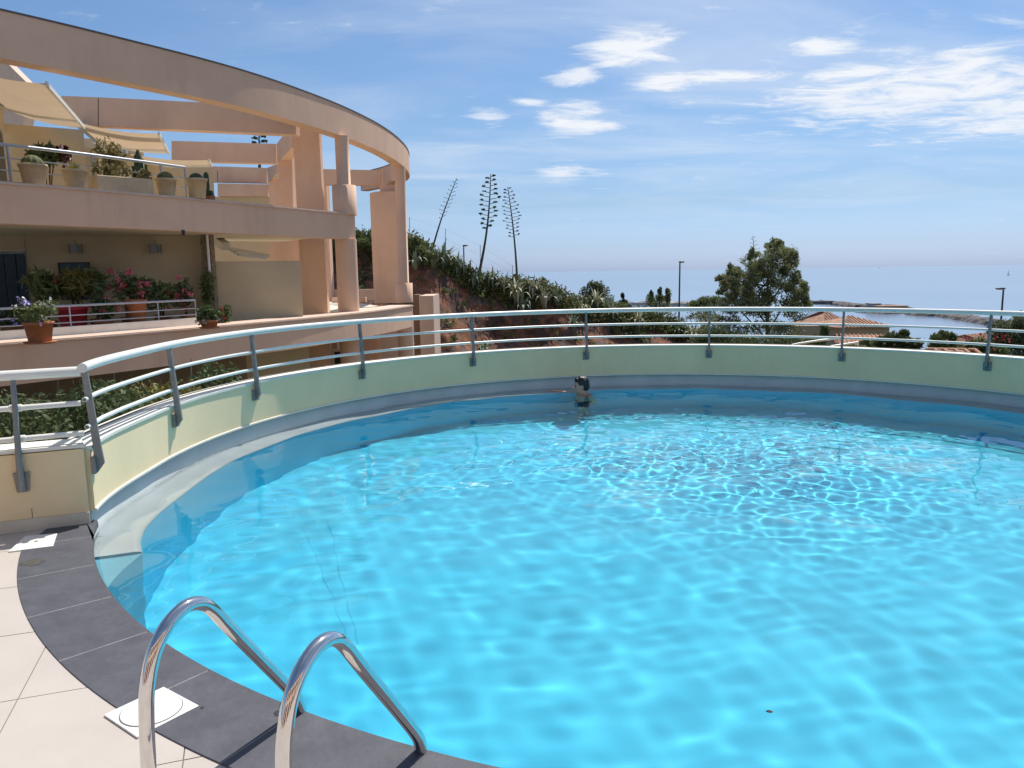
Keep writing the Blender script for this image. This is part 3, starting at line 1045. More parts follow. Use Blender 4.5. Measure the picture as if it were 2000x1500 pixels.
def face(poly_px, Y, depth):
    """a wall, pier or beam whose front face is given by its outline at distance Y (one value or one per corner)"""
    n = len(poly_px)
    Ys = Y if isinstance(Y, (list, tuple)) else [Y] * n
    fr = [atY(x, y, yy) for (x, y), yy in zip(poly_px, Ys)]
    nr = (fr[1] - fr[0]).cross(fr[2] - fr[0]).normalized()
    if nr.y < 0: nr = -nr
    if abs(nr.y) < 0.25 and nr.x > 0: nr = -nr
    bk = [p + nr * depth for p in fr]
    t = MB()
    t.add(fr + bk, [tuple(range(n)), tuple(range(n, 2 * n))[::-1]] + [(i, (i + 1) % n, n + (i + 1) % n, n + i) for i in range(n)])
    return t


def wall_box(x0, x1, Y, z0, z1, depth, Y1=None):
    """vertical wall between image columns x0,x1 (at eye level) from z0 to z1"""
    Y1 = Y if Y1 is None else Y1
    a = atY(x0, 540, Y); b = atY(x1, 540, Y1)
    d = (b - a).xy.normalized(); nn = Vector((-d.y, d.x))
    if nn.y < 0: nn = -nn
    poly = [(a.x, a.y), (b.x, b.y), (b.x + nn.x * depth, b.y + nn.y * depth), (a.x + nn.x * depth, a.y + nn.y * depth)]
    return MB().prism(poly, z0, z1)


def P(name, mb_, m, parent=None, recalc=True):
    return mb_.build(name, m, parent or bld, recalc=recalc)


# columns
def column_mb(x, y, prof):
    return MB().lathe(prof, cx=x, cy=y, n=32)
P('round_column', column_mb(-5.12, 24.35, [(0.33, -4.5), (0.33, 2.73)]), M_PINK)
P('round_column', column_mb(-5.10, 24.35, [(0.365, ZM - .0), (0.365, 4.36), (0.212, 4.362), (0.212, ZB)]), M_PINK)
P('round_column', column_mb(-4.30, 31.2, [(0.35, ZL + .02), (0.35, 1.27), (0.21, 1.272), (0.21, ZB)]), M_PINK)
P('round_column', column_mb(-4.30, 31.2, [(0.33, -4.5), (0.33, -.31)]), M_PINK)
# piers
P('pier', wall_box(587, 637, 24.6, -4.5, ZB + .5, 0.3), M_PINK)
P('pier', wall_box(624, 646, 36.5, -4.5, ZB + .02, 0.6), M_PINK)
P('pier', face([(722, 377), (735, 374), (776, 374), (781, 592), (731, 592)], 33.6, 0.5), M_PINK)
P('pier_neck', face([(742, 362.5), (776, 362.5), (776, 374), (742, 374)], 33.9, 0.4), M_PINK)
P('pier', wall_box(737, 782, 34.2, -4.5, 0.1, 0.5), M_PINK)
P('pier', face([(543, 319), (570, 287), (573, 420), (546, 420)], 28.2, 0.6), M_PINK)
P('pier', face([(524, 357), (546, 342), (548, 420), (528, 420)], 34, 0.6), M_PINK)
# pergola beams at the upper level
P('pergola_beam', face([(192.8, 190), (375, 199), (578, 209), (578, 262.5), (500, 259.5), (200, 246.5), (192.8, 246)], 23.0, 0.42), M_PINK)
P('pergola_beam', face([(120, 187), (191, 190), (191, 246), (120, 243)], 23.02, 0.42), M_PINK)
P('beam_joint', face([(191, 190), (193, 190), (193, 246), (191, 246)], 23.05, 0.3), M_SEAM)
P('pergola_beam', face([(335, 275), (539.5, 281), (539.5, 319), (335, 314.5)], 29.0, 0.42), M_PINK)
P('cross_beam', face([(540.5, 281), (571, 240), (571, 288), (540.5, 319)], [29.0, 24.9, 24.9, 29.0], 0.35), M_PINK)
P('pergola_beam', face([(425.5, 325), (521, 328), (521, 357), (425.5, 355)], 36.5, 0.42), M_PINK)
P('pergola_beam', face([(395, 324), (424, 325), (424, 355), (395, 354)], 36.5, 0.42), M_PINK)
P('cross_beam', face([(521.5, 328), (541, 320), (541, 339), (524, 357)], [36.5, 31, 31, 36], 0.35), M_PINK)
P('upper_wall', face([(425, 358), (523, 360), (523, 384), (425, 383)], 36.0, 0.3), M_PINK)
P('upper_wall', face([(410, 384), (526, 385), (526, 425), (410, 425)], 36.2, 0.3), M_CREAM)
P('pergola_beam', face([(620, 330), (747, 332.5), (747, 362), (620, 360.5)], 35.4, 0.42), M_PINK)
P('cross_beam', face([(747.5, 332.5), (770, 319), (776, 345), (764, 357), (747.5, 362)], [35.4, 33.2, 33.0, 34.2, 35.4], 0.35), M_PINK)

# upper floor: slab, walls, window
def inner_line(path, off):
    return [Vector(p) + Vector(n) * off for p, n in path]
il = [v for v in inner_line(mid_path, -0.341)]
poly = [(v.x, v.y) for v in il if v.x < -5.7] + [(-7.4, 25.5), (-11.0, 23.4), (-15.5, 21.2), (-20, 8)]
P('balcony_slab', MB().prism(poly, 2.74, 2.95), M_CEIL)
il = [v for v in inner_line(low_path, -0.901)]
poly = [(v.x, v.y) for v in il] + [(-8, 37), (-16, 30), (-20, 14), (-18, 6)]
P('terrace_slab', MB().prism(poly, 0.05, 0.40), M_CEIL)

# window wall upper (runs away from the camera, facing right)
A0 = Vector((-9.5, 12.2)); A1 = Vector((-12.75, 20.2))
def strip(a, b, z0, z1, th, side=-1):
    d = (b - a).normalized(); n_ = Vector((d.y, -d.x)) * side
    return MB().prism([(a.x, a.y), (b.x, b.y), ((b + n_ * th).x, (b + n_ * th).y), ((a + n_ * th).x, (a + n_ * th).y)], z0, z1)
U0 = Vector((-11.6, 17.2)) + (Vector((-12.75, 20.2)) - Vector((-11.6, 17.2))) * -1.6
P('upper_wall', strip(U0, A1, 5.35, 6.1, 0.3, 1 if False else -1), M_CREAM)
uw = P('window', strip(U0, A1.lerp(U0, 0.03), 2.96, 5.34, 0.05), M_FRAMEW)
d_ = (A1 - U0)
for k in range(5):
    a = U0 + d_ * (0.03 + k * .19); b = U0 + d_ * (0.03 + k * .19 + .165)
    n_ = Vector((d_.y, -d_.x)).normalized()
    P('pane', MB().prism([((a + n_ * .012).x, (a + n_ * .012).y), ((b + n_ * .012).x, (b + n_ * .012).y), ((b + n_ * .002).x, (b + n_ * .002).y), ((a + n_ * .002).x, (a + n_ * .002).y)], 3.05, 5.25), M_GLASSD, uw)
P('upper_wall', wall_box(34, 189, 20.2, 2.96, 5.55, 0.3, 21.2), M_CREAM)
P('upper_wall', wall_box(189, 215, 21.25, 2.96, 5.1, 0.3, 24), M_CREAM)
P('upper_wall', wall_box(300, 430, 26.9, 2.96, 5.55, 0.3, 28), M_CREAM)
P('upper_wall', wall_box(189, 300, 25.6, 2.96, 6.1, 0.3, 26.7), M_CREAM)
P('roof_gable', face([(-120, -20), (18, 127), (64, 173), (40, 260), (-120, 260)], 25, 0.5), M_PINKCAP)
#P('roof_wall', face([(95, 240), (205, 245), (228, 258), (240, 262), (240, 300), (95, 300)], 30, 0.5), M_PINKCAP)

# lower floor walls
P('back_wall', wall_box(55, 408, 19.6, 0.40, 2.738, 0.3, 21.2), M_CREAM)
P('back_wall', wall_box(408, 540, 27.5, 0.40, 4.2, 0.3, 28.5), M_CREAM)
P('back_wall', wall_box(530, 590, 26.6, 0.40, 3.4, 0.3), M_PINK)
P('partition_wall', wall_box(416, 588, 20.9, 0.40, 2.045, 0.2, 21.6), M_CREAM)
lw = P('window', wall_box(-80, 54, 19.2, 0.42, 2.35, 0.06, 19.55), M_FRAMEW)
for x0, x1 in ((-70, -30), (-27, 10), (14, 33), (36, 51)):
    P('pane', wall_box(x0, x1, 19.13 + (x0 + 80) * .0026, 0.5, 2.27, 0.04, 19.13 + (x1 + 80) * .0026), M_GLASSD, lw)
P('back_wall', wall_box(-80, 54, 19.24, 2.36, 2.738, 0.3, 19.6), M_CREAM)
# brick-clad pipe shaft with its white downpipe
P('pipe_shaft', wall_box(396, 416, 20.6, 0.40, 2.738, 0.25), mat('brown_shaft', (0.26, 0.20, 0.13, 1), rough=.9, var=.3, scale=14))
a = atY(410, 540, 20.5)
P('downpipe', MB().tube([(a.x, a.y, 0.4), (a.x, a.y, 2.73)], 0.035, 8), M_PLAST)
# low walls towards the far column
P('low_wall', wall_box(650, 733, 37.0, 0.40, 0.93, 0.3), M_PINKCAP)
P('low_wall', wall_box(646, 712, 34.5, 0.40, 0.62, 0.3), M_PINK)

# basement storey under the lower parapet
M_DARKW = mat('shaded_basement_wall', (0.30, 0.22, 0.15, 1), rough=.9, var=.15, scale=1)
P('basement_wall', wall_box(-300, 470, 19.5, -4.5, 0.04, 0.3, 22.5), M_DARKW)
P('basement_wall', wall_box(455, 596, 22.6, -4.5, 0.04, 0.3, 23.8), M_CREAM)
P('basement_wall', wall_box(588, 652, 26.4, -4.5, 0.04, 0.3), M_PINK)
P('basement_wall', wall_box(652, 742, 35.0, -4.5, -.35, 0.3), M_PINK)
P('lower_block', wall_box(817, 845, 35.5, -6, 0.62, 3.0), M_PINKCAP)
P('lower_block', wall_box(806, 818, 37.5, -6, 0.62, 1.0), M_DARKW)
fr_ = P('utility_window', wall_box(642, 662, 24.9, -1.66, -0.75, 0.05), M_PLAST)
P('pane', wall_box(645.5, 658.5, 24.88, -1.56, -0.84, 0.04), M_GLASSD, fr_)
fr_ = P('utility_window', wall_box(712, 736, 33.0, -1.12, -0.72, 0.05), M_PLAST)
P('pane', wall_box(714, 731, 32.97, -1.02, -0.8, 0.04), M_GLASSD, fr_)

# light metal mesh panel beside the basement wall
mp_ = P('mesh_panel', MB(), M_RAILG) if False else None

# ceiling slabs lamp hook
a = atY(358, 455, 18.4)
P('ceiling_hook', MB().box(a.x - .03, a.x + .03, a.y - .03, a.y + .03, 2.62, 2.739), M_SEAM)

# balcony railings
def balcony_rail(name, path_pts, zs, r, post_s, label=None):
    root = P(name, MB().tube([(p.x, p.y, zs[0]) for p in path_pts], r[0], 10), M_RAILG)
    for z in zs[1:]:
        P('rail', MB().tube([(p.x, p.y, z) for p in path_pts], r[1], 8), M_RAILG, root)
    for i in post_s:
        p = path_pts[i]
        P('post', MB().tube([(p.x, p.y, zs[3] if len(zs) > 3 else zs[-1] - .25), (p.x, p.y, zs[0])], 0.022, 8), M_RAILG, root)
    return root
def img_x(v, z):
    w_ = Vector((v.x, v.y, z - EYE))
    return 1000 + 1500 * w_.dot(rt2) / w_.dot(fw)
mp2 = inner_line(mid_path, -0.78)
sel = [v for v in mp2 if img_x(v, 4.33) < 363]
n_ = len(sel)
sel_up = sel
root = P('balcony_railing', MB().tube([(p.x, p.y, 4.33) for p in sel], 0.036, 10), M_RAILG)
for z in (4.07, 3.83, 3.6): P('rail', MB().tube([(p.x, p.y, z) for p in sel], 0.014, 8), M_RAILG, root)
for i in (n_ - 1, n_ - 3, n_ - 8, n_ - 13, n_ - 18, n_ - 23):
    p = sel[i]; P('post', MB().tube([(p.x, p.y, 2.95), (p.x, p.y, 4.33)], 0.026, 8), M_RAILG, root)
lp2 = inner_line(low_path, -0.85)
sel = [v for v in lp2 if img_x(v, 1.09) < 381]
n_ = len(sel)
curb = P('terrace_curb', MB().sweep(as_path(sel), [(0.09, ZL + .023), (0.09, ZL + .19), (-.1, ZL + .19), (-.1, ZL + .023)]), M_CAP)
root = P('terrace_railing', MB().tube([(p.x, p.y, 1.09) for p in sel], 0.026, 10), M_RAILG)
for z in (0.89, 0.745): P('rail', MB().tube([(p.x, p.y, z) for p in sel], 0.013, 8), M_RAILG, root)
for i in (n_ - 1, n_ - 4, n_ - 10, n_ - 16, n_ - 22, n_ - 28):
    p = sel[i]; P('post', MB().tube([(p.x, p.y, ZL + .19), (p.x, p.y, 1.09)], 0.016, 8), M_RAILG, root)

# awnings
def awning(bn, bf, wn, wf, lab):
    """front bar near/far, wall line near/far"""
    bn, bf, wn, wf = map(Vector, (bn, bf, wn, wf))
    t = MB(); vs = []; N1, N2 = 10, 12
    for i in range(N1 + 1):
        for j in range(N2 + 1):
            u, v = i / N1, j / N2
            p = (wn.lerp(wf, v)).lerp(bn.lerp(bf, v), u)
            p.z -= 0.10 * math.sin(PI * u) + 0.02 * math.sin(v * 9) * u
            vs.append(p)
    fs = [(i * (N2 + 1) + j, (i + 1) * (N2 + 1) + j, (i + 1) * (N2 + 1) + j + 1, i * (N2 + 1) + j + 1) for i in range(N1) for j in range(N2)]
    t.add(vs, fs, True)
    root = P('awning', t, M_CANVAS, recalc=False)
    P('front_bar', MB().beam(bn, bf, 0.05, 0.09), M_PLAST, root)
    P('cassette', MB().beam(wn + Vector((0, 0, .05)), wf + Vector((0, 0, .05)), 0.14, 0.14), M_FRAMEW, root)
    P('folding_arm', MB().tube([wf.lerp(wn, .25) + Vector((0, 0, -.15)), (wf.lerp(wn, .32)).lerp(bf.lerp(bn, .3), .5) + Vector((0, 0, -.22)), bf.lerp(bn, .22) + Vector((0, 0, -.05))], 0.03, 8), M_PLAST, root)
    # valance
    t = MB(); vs = []
    for j in range(25):
        p = bn.lerp(bf, j / 24); vs += [p, p - Vector((0, 0, 0.16 + .02 * abs(math.sin(j * .9))))]
    return root
awning((-9.35, 16.3, 5.56), (-11.0, 20.7, 5.52), (-11.3, 16.2, 6.02), (-12.85, 20.6, 5.95), '')
awning((-9.6, 21.9, 5.55), (-10.7, 25.0, 5.5), (-12.0, 22.0, 5.95), (-13.0, 25.2, 5.9), '')
awning((-9.9, 26.2, 5.45), (-10.2, 27.2, 5.4), (-12.6, 26.0, 5.7), (-12.9, 27.1, 5.7), '')
# half folded awning above the partition wall
a0, a1, a2 = atY(428, 478, 23), atY(466, 497, 22.6), atY(520, 504, 23)
P('folded_awning', MB().beam(atY(420, 466, 23), atY(440, 481, 22.5), .25, .22), M_CAP)
P('folded_awning', MB().tube([a0, a1], 0.05, 8), M_PLAST)
P('folded_awning', MB().tube([a1, a2], 0.05, 8), M_PLAST)
P('folded_awning', MB().beam(atY(440, 484, 23.2), atY(526, 500, 23.6), .12, .10), M_CAP)

# ------------------------------------------------------------------ sea, terrain, hill
SEA = -28.0


def big_plane(name, x0, x1, y0, y1, z, m, n=1):
    t = MB(); vs = []; fs = []
    for j in range(n + 1):
        for i in range(n + 1):
            vs.append((x0 + (x1 - x0) * i / n, y0 + (y1 - y0) * j / n, z))
    for j in range(n):
        for i in range(n):
            a = j * (n + 1) + i; fs.append((a, a + 1, a + n + 2, a + n + 1))
    t.add(vs, fs)
    return t.build(name, m)


M_SEA = bpy.data.materials.new('sea_water'); M_SEA.use_nodes = True
def sea_mat():
    nt = M_SEA.node_tree; N = nt.nodes.new; L = nt.links.new
    b = nt.nodes['Principled BSDF']
    b.inputs['Base Color'].default_value = (0.17, 0.23, 0.33, 1)
    b.inputs['Roughness'].default_value = 0.30
    b.inputs['IOR'].default_value = 1.333
    g = N('ShaderNodeNewGeometry')
    mp = N('ShaderNodeMapping'); mp.inputs['Scale'].default_value = (0.0022, 0.0009, 1)
    L(g.outputs['Position'], mp.inputs[0])
    n = N('ShaderNodeTexNoise'); n.inputs['Scale'].default_value = 1.0; n.inputs['Detail'].default_value = 5
    L(mp.outputs[0], n.inputs['Vector'])
    r = N('ShaderNodeMapRange'); r.inputs['To Min'].default_value = 0.10; r.inputs['To Max'].default_value = 0.24
    L(n.outputs[0], r.inputs['Value']); L(r.outputs[0], b.inputs['Roughness'])
    n2 = N('ShaderNodeTexNoise'); n2.inputs['Scale'].default_value = 0.35; n2.inputs['Detail'].default_value = 4
    L(g.outputs['Position'], n2.inputs['Vector'])
    bp = N('ShaderNodeBump'); bp.inputs['Strength'].default_value = 0.2; bp.inputs['Distance'].default_value = 0.12
    L(n2.outputs[0], bp.inputs['Height']); L(bp.outputs[0], b.inputs['Normal'])
sea_mat()
sea = big_plane('sea', -40000, 40000, -2000, 52000, SEA, M_SEA, 4)
sea['kind'] = 'structure'

M_SOIL = mat('dry_scrub_soil', (0.16, 0.115, 0.07, 1), rough=0.95, var=0.3, scale=0.5, col2=(0.055, 0.065, 0.03, 1), bump=0.6, bscale=3)


def ground_z(x, y):
    """natural ground around the terrace"""
    z = -4.4
    if y > 22: z -= (y - 22) * 0.10
    if y > 90: z -= (y - 90) * 0.07
    z += 0.5 * math.sin(x * .11 + y * .07) * min(1, max(0, (y - 20) / 30)) + 0.25 * math.sin(x * .31 - y * .23) * min(1, max(0, (y - 20) / 30))
    z -= max(0, x - 60) * 0.03
    return z


def grid_mesh(name, xs, ys, fz, m, smooth=True):
    t = MB(); nx, ny = len(xs), len(ys)
    vs = [(x, y, fz(x, y)) for y in ys for x in xs]
    fs = [(j * nx + i, j * nx + i + 1, (j + 1) * nx + i + 1, (j + 1) * nx + i) for j in range(ny - 1) for i in range(nx - 1)]
    t.add(vs, fs, smooth)
    return t.build(name, m)


xs = [-160, -100, -60, -40, -30] + [-26 + 2.0 * k for k in range(50)] + [78 + 8 * k for k in range(24)]
ys = [-30, -10, 0, 6, 10, 13] + [14.5 + 1.8 * k for k in range(60)] + [124 + 6 * k for k in range(24)]


def terr(x, y):
    z = ground_z(x, y)
    # shoreline near the bay
    shore = 215 - 0.35 * x + 10 * math.sin(x * .05) 
    if y > shore - 25: z = min(z, -26.5 - (y - shore) * 0.35) if y > shore else z + (min(z, -26.5) - z) * (y - shore + 25) / 25
    return max(z, -34)


terrain = grid_mesh('terrain', xs, ys, terr, M_SOIL)
terrain['kind'] = 'structure'

# rocky hillside beyond the pool
M_ROCK = bpy.data.materials.new('red_brown_rock'); M_ROCK.use_nodes = True
def rock_mat():
    nt = M_ROCK.node_tree; N = nt.nodes.new; L = nt.links.new
    b = nt.nodes['Principled BSDF']; b.inputs['Roughness'].default_value = 0.95
    g = N('ShaderNodeNewGeometry')
    def noi(sc, det=8, dist=0.0, rough=.6):
        n = N('ShaderNodeTexNoise'); n.inputs['Scale'].default_value = sc; n.inputs['Detail'].default_value = det; n.inputs['Distortion'].default_value = dist; n.inputs['Roughness'].default_value = rough
        L(g.outputs['Position'], n.inputs['Vector']); return n.outputs[0]
    r = N('ShaderNodeValToRGB'); L(noi(0.55, 10, .6), r.inputs[0])
    e = r.color_ramp.elements
    e[0].position = .30; e[0].color = (0.07, 0.042, 0.034, 1)
    e[1].position = .72; e[1].color = (0.22, 0.165, 0.14, 1)
    for p_, c_ in ((.42, (0.12, 0.062, 0.045, 1)), (.50, (0.30, 0.12, 0.06, 1)), (.56, (0.15, 0.095, 0.078, 1)), (.63, (0.12, 0.095, 0.09, 1))):
        k = e.new(p_); k.color = c_
    r2 = N('ShaderNodeMapRange'); r2.inputs['From Min'].default_value = .35; r2.inputs['From Max'].default_value = .65; r2.inputs['To Min'].default_value = .55; r2.inputs['To Max'].default_value = 1.3
    L(noi(3.5, 8, 0, .7), r2.inputs['Value'])
    mx = N('ShaderNodeMix'); mx.data_type = 'RGBA'; mx.blend_type = 'MULTIPLY'; mx.inputs['Factor'].default_value = 1
    L(r.outputs[0], mx.inputs['A']); L(r2.outputs[0], mx.inputs['B'])
    L(mx.outputs['Result'], b.inputs['Base Color'])
    bp = N('ShaderNodeBump'); bp.inputs['Strength'].default_value = 0.9; bp.inputs['Distance'].default_value = 0.18
    L(noi(2.2, 12, .3, .7), bp.inputs['Height']); L(bp.outputs[0], b.inputs['Normal'])
rock_mat()
RIDGE = [atY(*p) for p in ((560, 452, 46), (640, 460, 45), (720, 467, 44), (800, 474, 43), (870, 507, 44), (950, 552, 46), (1060, 566, 47), (1130, 596, 48), (1250, 618, 50), (1340, 640, 51), (1430, 668, 52), (1500, 700, 52))]
rp = resample(RIDGE, 0.35)


def hill_profile(v):
    """v 0..1 front face, 1..1.35 back slope; returns (forward offset, height fraction)"""
    if v <= 1:
        return (-(1 - v) ** 1.3 * 9.0, v ** 0.75)
    return ((v - 1) * 60, 1 - (v - 1) * 1.9)


hv = [k / 40 for k in range(41)] + [1.06, 1.12, 1.2, 1.3, 1.45, 1.6]
t = MB(); vs = []; n1 = len(hv)
for i, p in enumerate(rp):
    for v in hv:
        o, h = hill_profile(v)
        zb = ground_z(p.x, p.y + o) - 1.0
        z = zb + (p.z - zb) * h
        q_ = Vector((p.x, p.y + o, z))
        a = 1.0 if v < 1.02 else 0.6
        w = min(1, v * 3 + .3)
        d = mnoise.noise_vector(q_ * 0.22) * 1.1 + mnoise.noise_vector(q_ * 0.7) * 0.55 + mnoise.noise_vector(q_ * 2.1) * 0.16
        d.z *= 0.35 * (1 if v < .85 else .5)
        vs.append(q_ + Vector((d.x * .5, d.y * 1.1, d.z)) * a)
fs = [(i * n1 + j, (i + 1) * n1 + j, (i + 1) * n1 + j + 1, i * n1 + j + 1) for i in range(len(rp) - 1) for j in range(n1 - 1)]
t.add(vs, fs, True)
hill = t.build('rocky_hillside', M_ROCK); hill['kind'] = 'structure'
hill_bvh_src = (vs, fs)
from mathutils.bvhtree import BVHTree
hill_bvh = BVHTree.FromPolygons([Vector(v) for v in vs], fs)


def ground_hit(px, py, Yd=60, fallback=True):
    """where the pixel ray meets the hillside (or the plane at Yd)"""
    d = ray(px, py).normalized()
    h = hill_bvh.ray_cast(Vector((0, 0, EYE)), d, 300)
    if h[0] is not None: return h[0]
    return atY(px, py, Yd)


# ------------------------------------------------------------------ foliage tools
def leaf_mat(name, c1, c2, tr=0.25, rough=0.6):
    m = bpy.data.materials.new(name); m.use_nodes = True
    nt = m.node_tree; N = nt.nodes.new; L = nt.links.new
    b = nt.nodes['Principled BSDF']; b.inputs['Roughness'].default_value = rough; b.inputs['Specular IOR Level'].default_value = .3
    g = N('ShaderNodeNewGeometry')
    n = N('ShaderNodeTexNoise'); n.inputs['Scale'].default_value = 2.2; n.inputs['Detail'].default_value = 3
    L(g.outputs['Position'], n.inputs['Vector'])
    ad = N('ShaderNodeMath'); ad.operation = 'MULTIPLY_ADD'; ad.inputs[1].default_value = 0.55; 
    L(g.outputs['Random Per Island'], ad.inputs[0])
    r = N('ShaderNodeMapRange'); r.inputs['From Min'].default_value = .3; r.inputs['From Max'].default_value = .7; r.inputs['To Min'].default_value = 0; r.inputs['To Max'].default_value = .5
    L(n.outputs[0], r.inputs['Value']); L(r.outputs[0], ad.inputs[2])
    mx = N('ShaderNodeMix'); mx.data_type = 'RGBA'; mx.inputs['A'].default_value = c1; mx.inputs['B'].default_value = c2
    L(ad.outputs[0], mx.inputs['Factor']); L(mx.outputs['Result'], b.inputs['Base Color'])
    t_ = N('ShaderNodeBsdfTranslucent'); L(mx.outputs['Result'], t_.inputs['Color'])
    ms = N('ShaderNodeMixShader'); ms.inputs[0].default_value = tr
    L(b.outputs[0], ms.inputs[1]); L(t_.outputs[0], ms.inputs[2]); L(ms.outputs[0], nt.nodes['Material Output'].inputs['Surface'])
    return m


M_PINE = leaf_mat('pine_needles', (0.12, 0.15, 0.06, 1), (0.36, 0.37, 0.19, 1), tr=.35)
M_GREEN = leaf_mat('green_leaves', (0.07, 0.11, 0.035, 1), (0.24, 0.28, 0.11, 1))
M_DKGREEN = leaf_mat('dark_leaves', (0.045, 0.07, 0.028, 1), (0.14, 0.18, 0.07, 1))
M_OLIVE = leaf_mat('olive_leaves', (0.09, 0.11, 0.05, 1), (0.22, 0.25, 0.13, 1))
M_YELLOWG = leaf_mat('yellow_green_leaves', (0.10, 0.11, 0.03, 1), (0.28, 0.25, 0.07, 1))
M_SCRUB = leaf_mat('dry_scrub', (0.08, 0.09, 0.03, 1), (0.30, 0.24, 0.10, 1))
M_AGAVE = leaf_mat('agave_leaf', (0.13, 0.19, 0.14, 1), (0.30, 0.36, 0.25, 1), tr=.05)
M_AGAVEV = leaf_mat('variegated_agave_leaf', (0.16, 0.20, 0.13, 1), (0.58, 0.56, 0.38, 1), tr=.05)
M_BARK = mat('bark', (0.12, 0.08, 0.055, 1), rough=0.95, var=0.3, scale=6, bump=.5, bscale=20)
M_STALK = mat('agave_stalk', (0.10, 0.09, 0.055, 1), rough=0.9, var=0.25, scale=6)
M_RED = mat('red_petals', (0.55, 0.03, 0.045, 1), rough=.6, var=.2, scale=10)
M_ROSE = mat('pink_petals', (0.72, 0.16, 0.22, 1), rough=.6, var=.2, scale=10)
M_LILAC = mat('lilac_petals', (0.46, 0.42, 0.72, 1), rough=.6, var=.2, scale=10)
M_WHITEP = mat('white_petals', (0.75, 0.70, 0.68, 1), rough=.6, var=.1, scale=10)
M_ORANGE = mat('orange_petals', (0.45, 0.10, 0.03, 1), rough=.6, var=.2, scale=10)
M_TERRA = mat('terracotta_pot', (0.42, 0.16, 0.07, 1), rough=.85, var=.12, scale=8, bump=.1)
M_CLAYP = mat('beige_pot', (0.62, 0.47, 0.29, 1), rough=.8, var=.08, scale=8)


def rv(r):
    while True:
        v = Vector((r.uniform(-1, 1), r.uniform(-1, 1), r.uniform(-1, 1)))
        if 0.001 < v.length < 1: return v


def leaves(mb, c, rad3, n, size, r, shell=0.5, flat=0.0, aspect=2.2):
    """n small leaf faces spread through an ellipsoid"""
    for _ in range(n):
        v = rv(r)
        if r.random() < shell: v = v.normalized() * r.uniform(.55, 1.12)
        else: v = v * 1.15
        v = v + Vector((mnoise.noise(v * 2.3 + Vector(c)) * .45, mnoise.noise(v * 2.3 + Vector(c) + Vector((7, 3, 1))) * .45, mnoise.noise(v * 2.3 + Vector(c) + Vector((1, 9, 4))) * .5))
        p = Vector((c[0] + v.x * rad3[0], c[1] + v.y * rad3[1], c[2] + v.z * rad3[2]))
        a = rv(r).normalized(); a.z = a.z * (1 - flat) + .15
        b_ = a.cross(rv(r)).normalized()
        s_ = size * r.uniform(.6, 1.35)
        a = a.normalized() * s_ * aspect / 2; b_ = b_ * s_ / 2
        mb.add([p - a, p + b_, p + a, p - b_], [(0, 1, 2, 3)])


def crown_clumps(mb, clumps, n, size, r, **k):
    for c, q_ in clumps: leaves(mb, c, q_, n, size, r, **k)


def tree(name, label, base, clumps, m, trunk_r, n, size, seed, group=None, cat='tree', trunk_top=None, **k):
    r = random.Random(seed)
    t = thing(name, label, cat, base, group=group)
    b = Vector(base)
    mb = MB(); crown_clumps(mb, [(Vector(c) - b, q_) for c, q_ in clumps], n, size, r, **k)
    mb.build('crown', m, t)
    tm = MB()
    top = (Vector(trunk_top) - b) if trunk_top else sum((Vector(c) for c, _ in clumps), Vector()) / len(clumps) - b
    mid = Vector((top.x * .45 + trunk_r, top.y * .45, top.z * .5))
    tm.tube([(0, 0, -.3), mid, top], [trunk_r, trunk_r * .75, trunk_r * .35], 8)
    for c, _ in clumps[::max(1, len(clumps) // 14)]:
        e = Vector(c) - b
        s0 = mid.lerp(top, r.uniform(0, .8))
        tm.tube([s0, s0.lerp(e, .55) + Vector((0, 0, -.03 * e.length)), e], [trunk_r * .35, trunk_r * .2, trunk_r * .06], 5, caps=False)
    tm.build('trunk', M_BARK, t)
    return t


def px_blob(px, py, w, h, Y, depth=None):
    """ellipsoid from its image centre, half width and half height in pixels at distance Y"""
    c = atY(px, py, Y)
    k = Y / 1500 * 1.02
    return (tuple(c), (w * k, (depth if depth else w * k), h * k))


# ------------------------------------------------------------------ the big pine
r_ = random.Random(5)
PY = 46
spec = []
outline = [(1475, 520, 30, 22), (1500, 500, 28, 22), (1523, 492, 26, 22), (1540, 515, 20, 22), (1510, 530, 34, 26), (1470, 552, 30, 24), (1440, 538, 24, 20), (1420, 552, 18, 16), (1410, 545, 10, 10),
           (1445, 565, 34, 20), (1500, 570, 40, 28), (1540, 560, 28, 22), (1560, 575, 20, 20), (1575, 590, 14, 14), (1450, 592, 36, 24), (1490, 605, 44, 28), (1545, 605, 34, 26), (1420, 575, 22, 16),
           (1415, 620, 40, 26), (1470, 640, 50, 32), (1530, 640, 46, 30), (1400, 655, 36, 26), (1450, 680, 60, 26), (1530, 680, 40, 24), (1555, 545, 14, 14), (1520, 478, 12, 12), (1430, 527, 9, 12), (1468, 500, 8, 14), (1545, 500, 10, 12), (1568, 560, 10, 12), (1475, 530, 24, 20)]
for px_, py_, w_, h_ in outline:
    for k in range(11):
        a = r_.uniform(0, 6.28); q = r_.uniform(0, 1.05)
        sc = r_.uniform(.16, .34)
        c, q3 = px_blob(px_ + math.cos(a) * w_ * q, py_ + math.sin(a) * h_ * q, w_ * sc * 1.5, h_ * sc * 1.35, PY + r_.uniform(-1.5, 1.5))
        spec.append((c, (q3[0], q3[0], q3[2])))
pb = atY(1490, 720, PY)
pine = tree('pine_tree', 'tall bushy pine tree rising above the railing left of the tiled houses', (pb.x, pb.y, ground_z(pb.x, pb.y)), spec, M_PINE, 0.17, 120, 0.055, 3, aspect=4.2, trunk_top=tuple(atY(1500, 520, PY)))

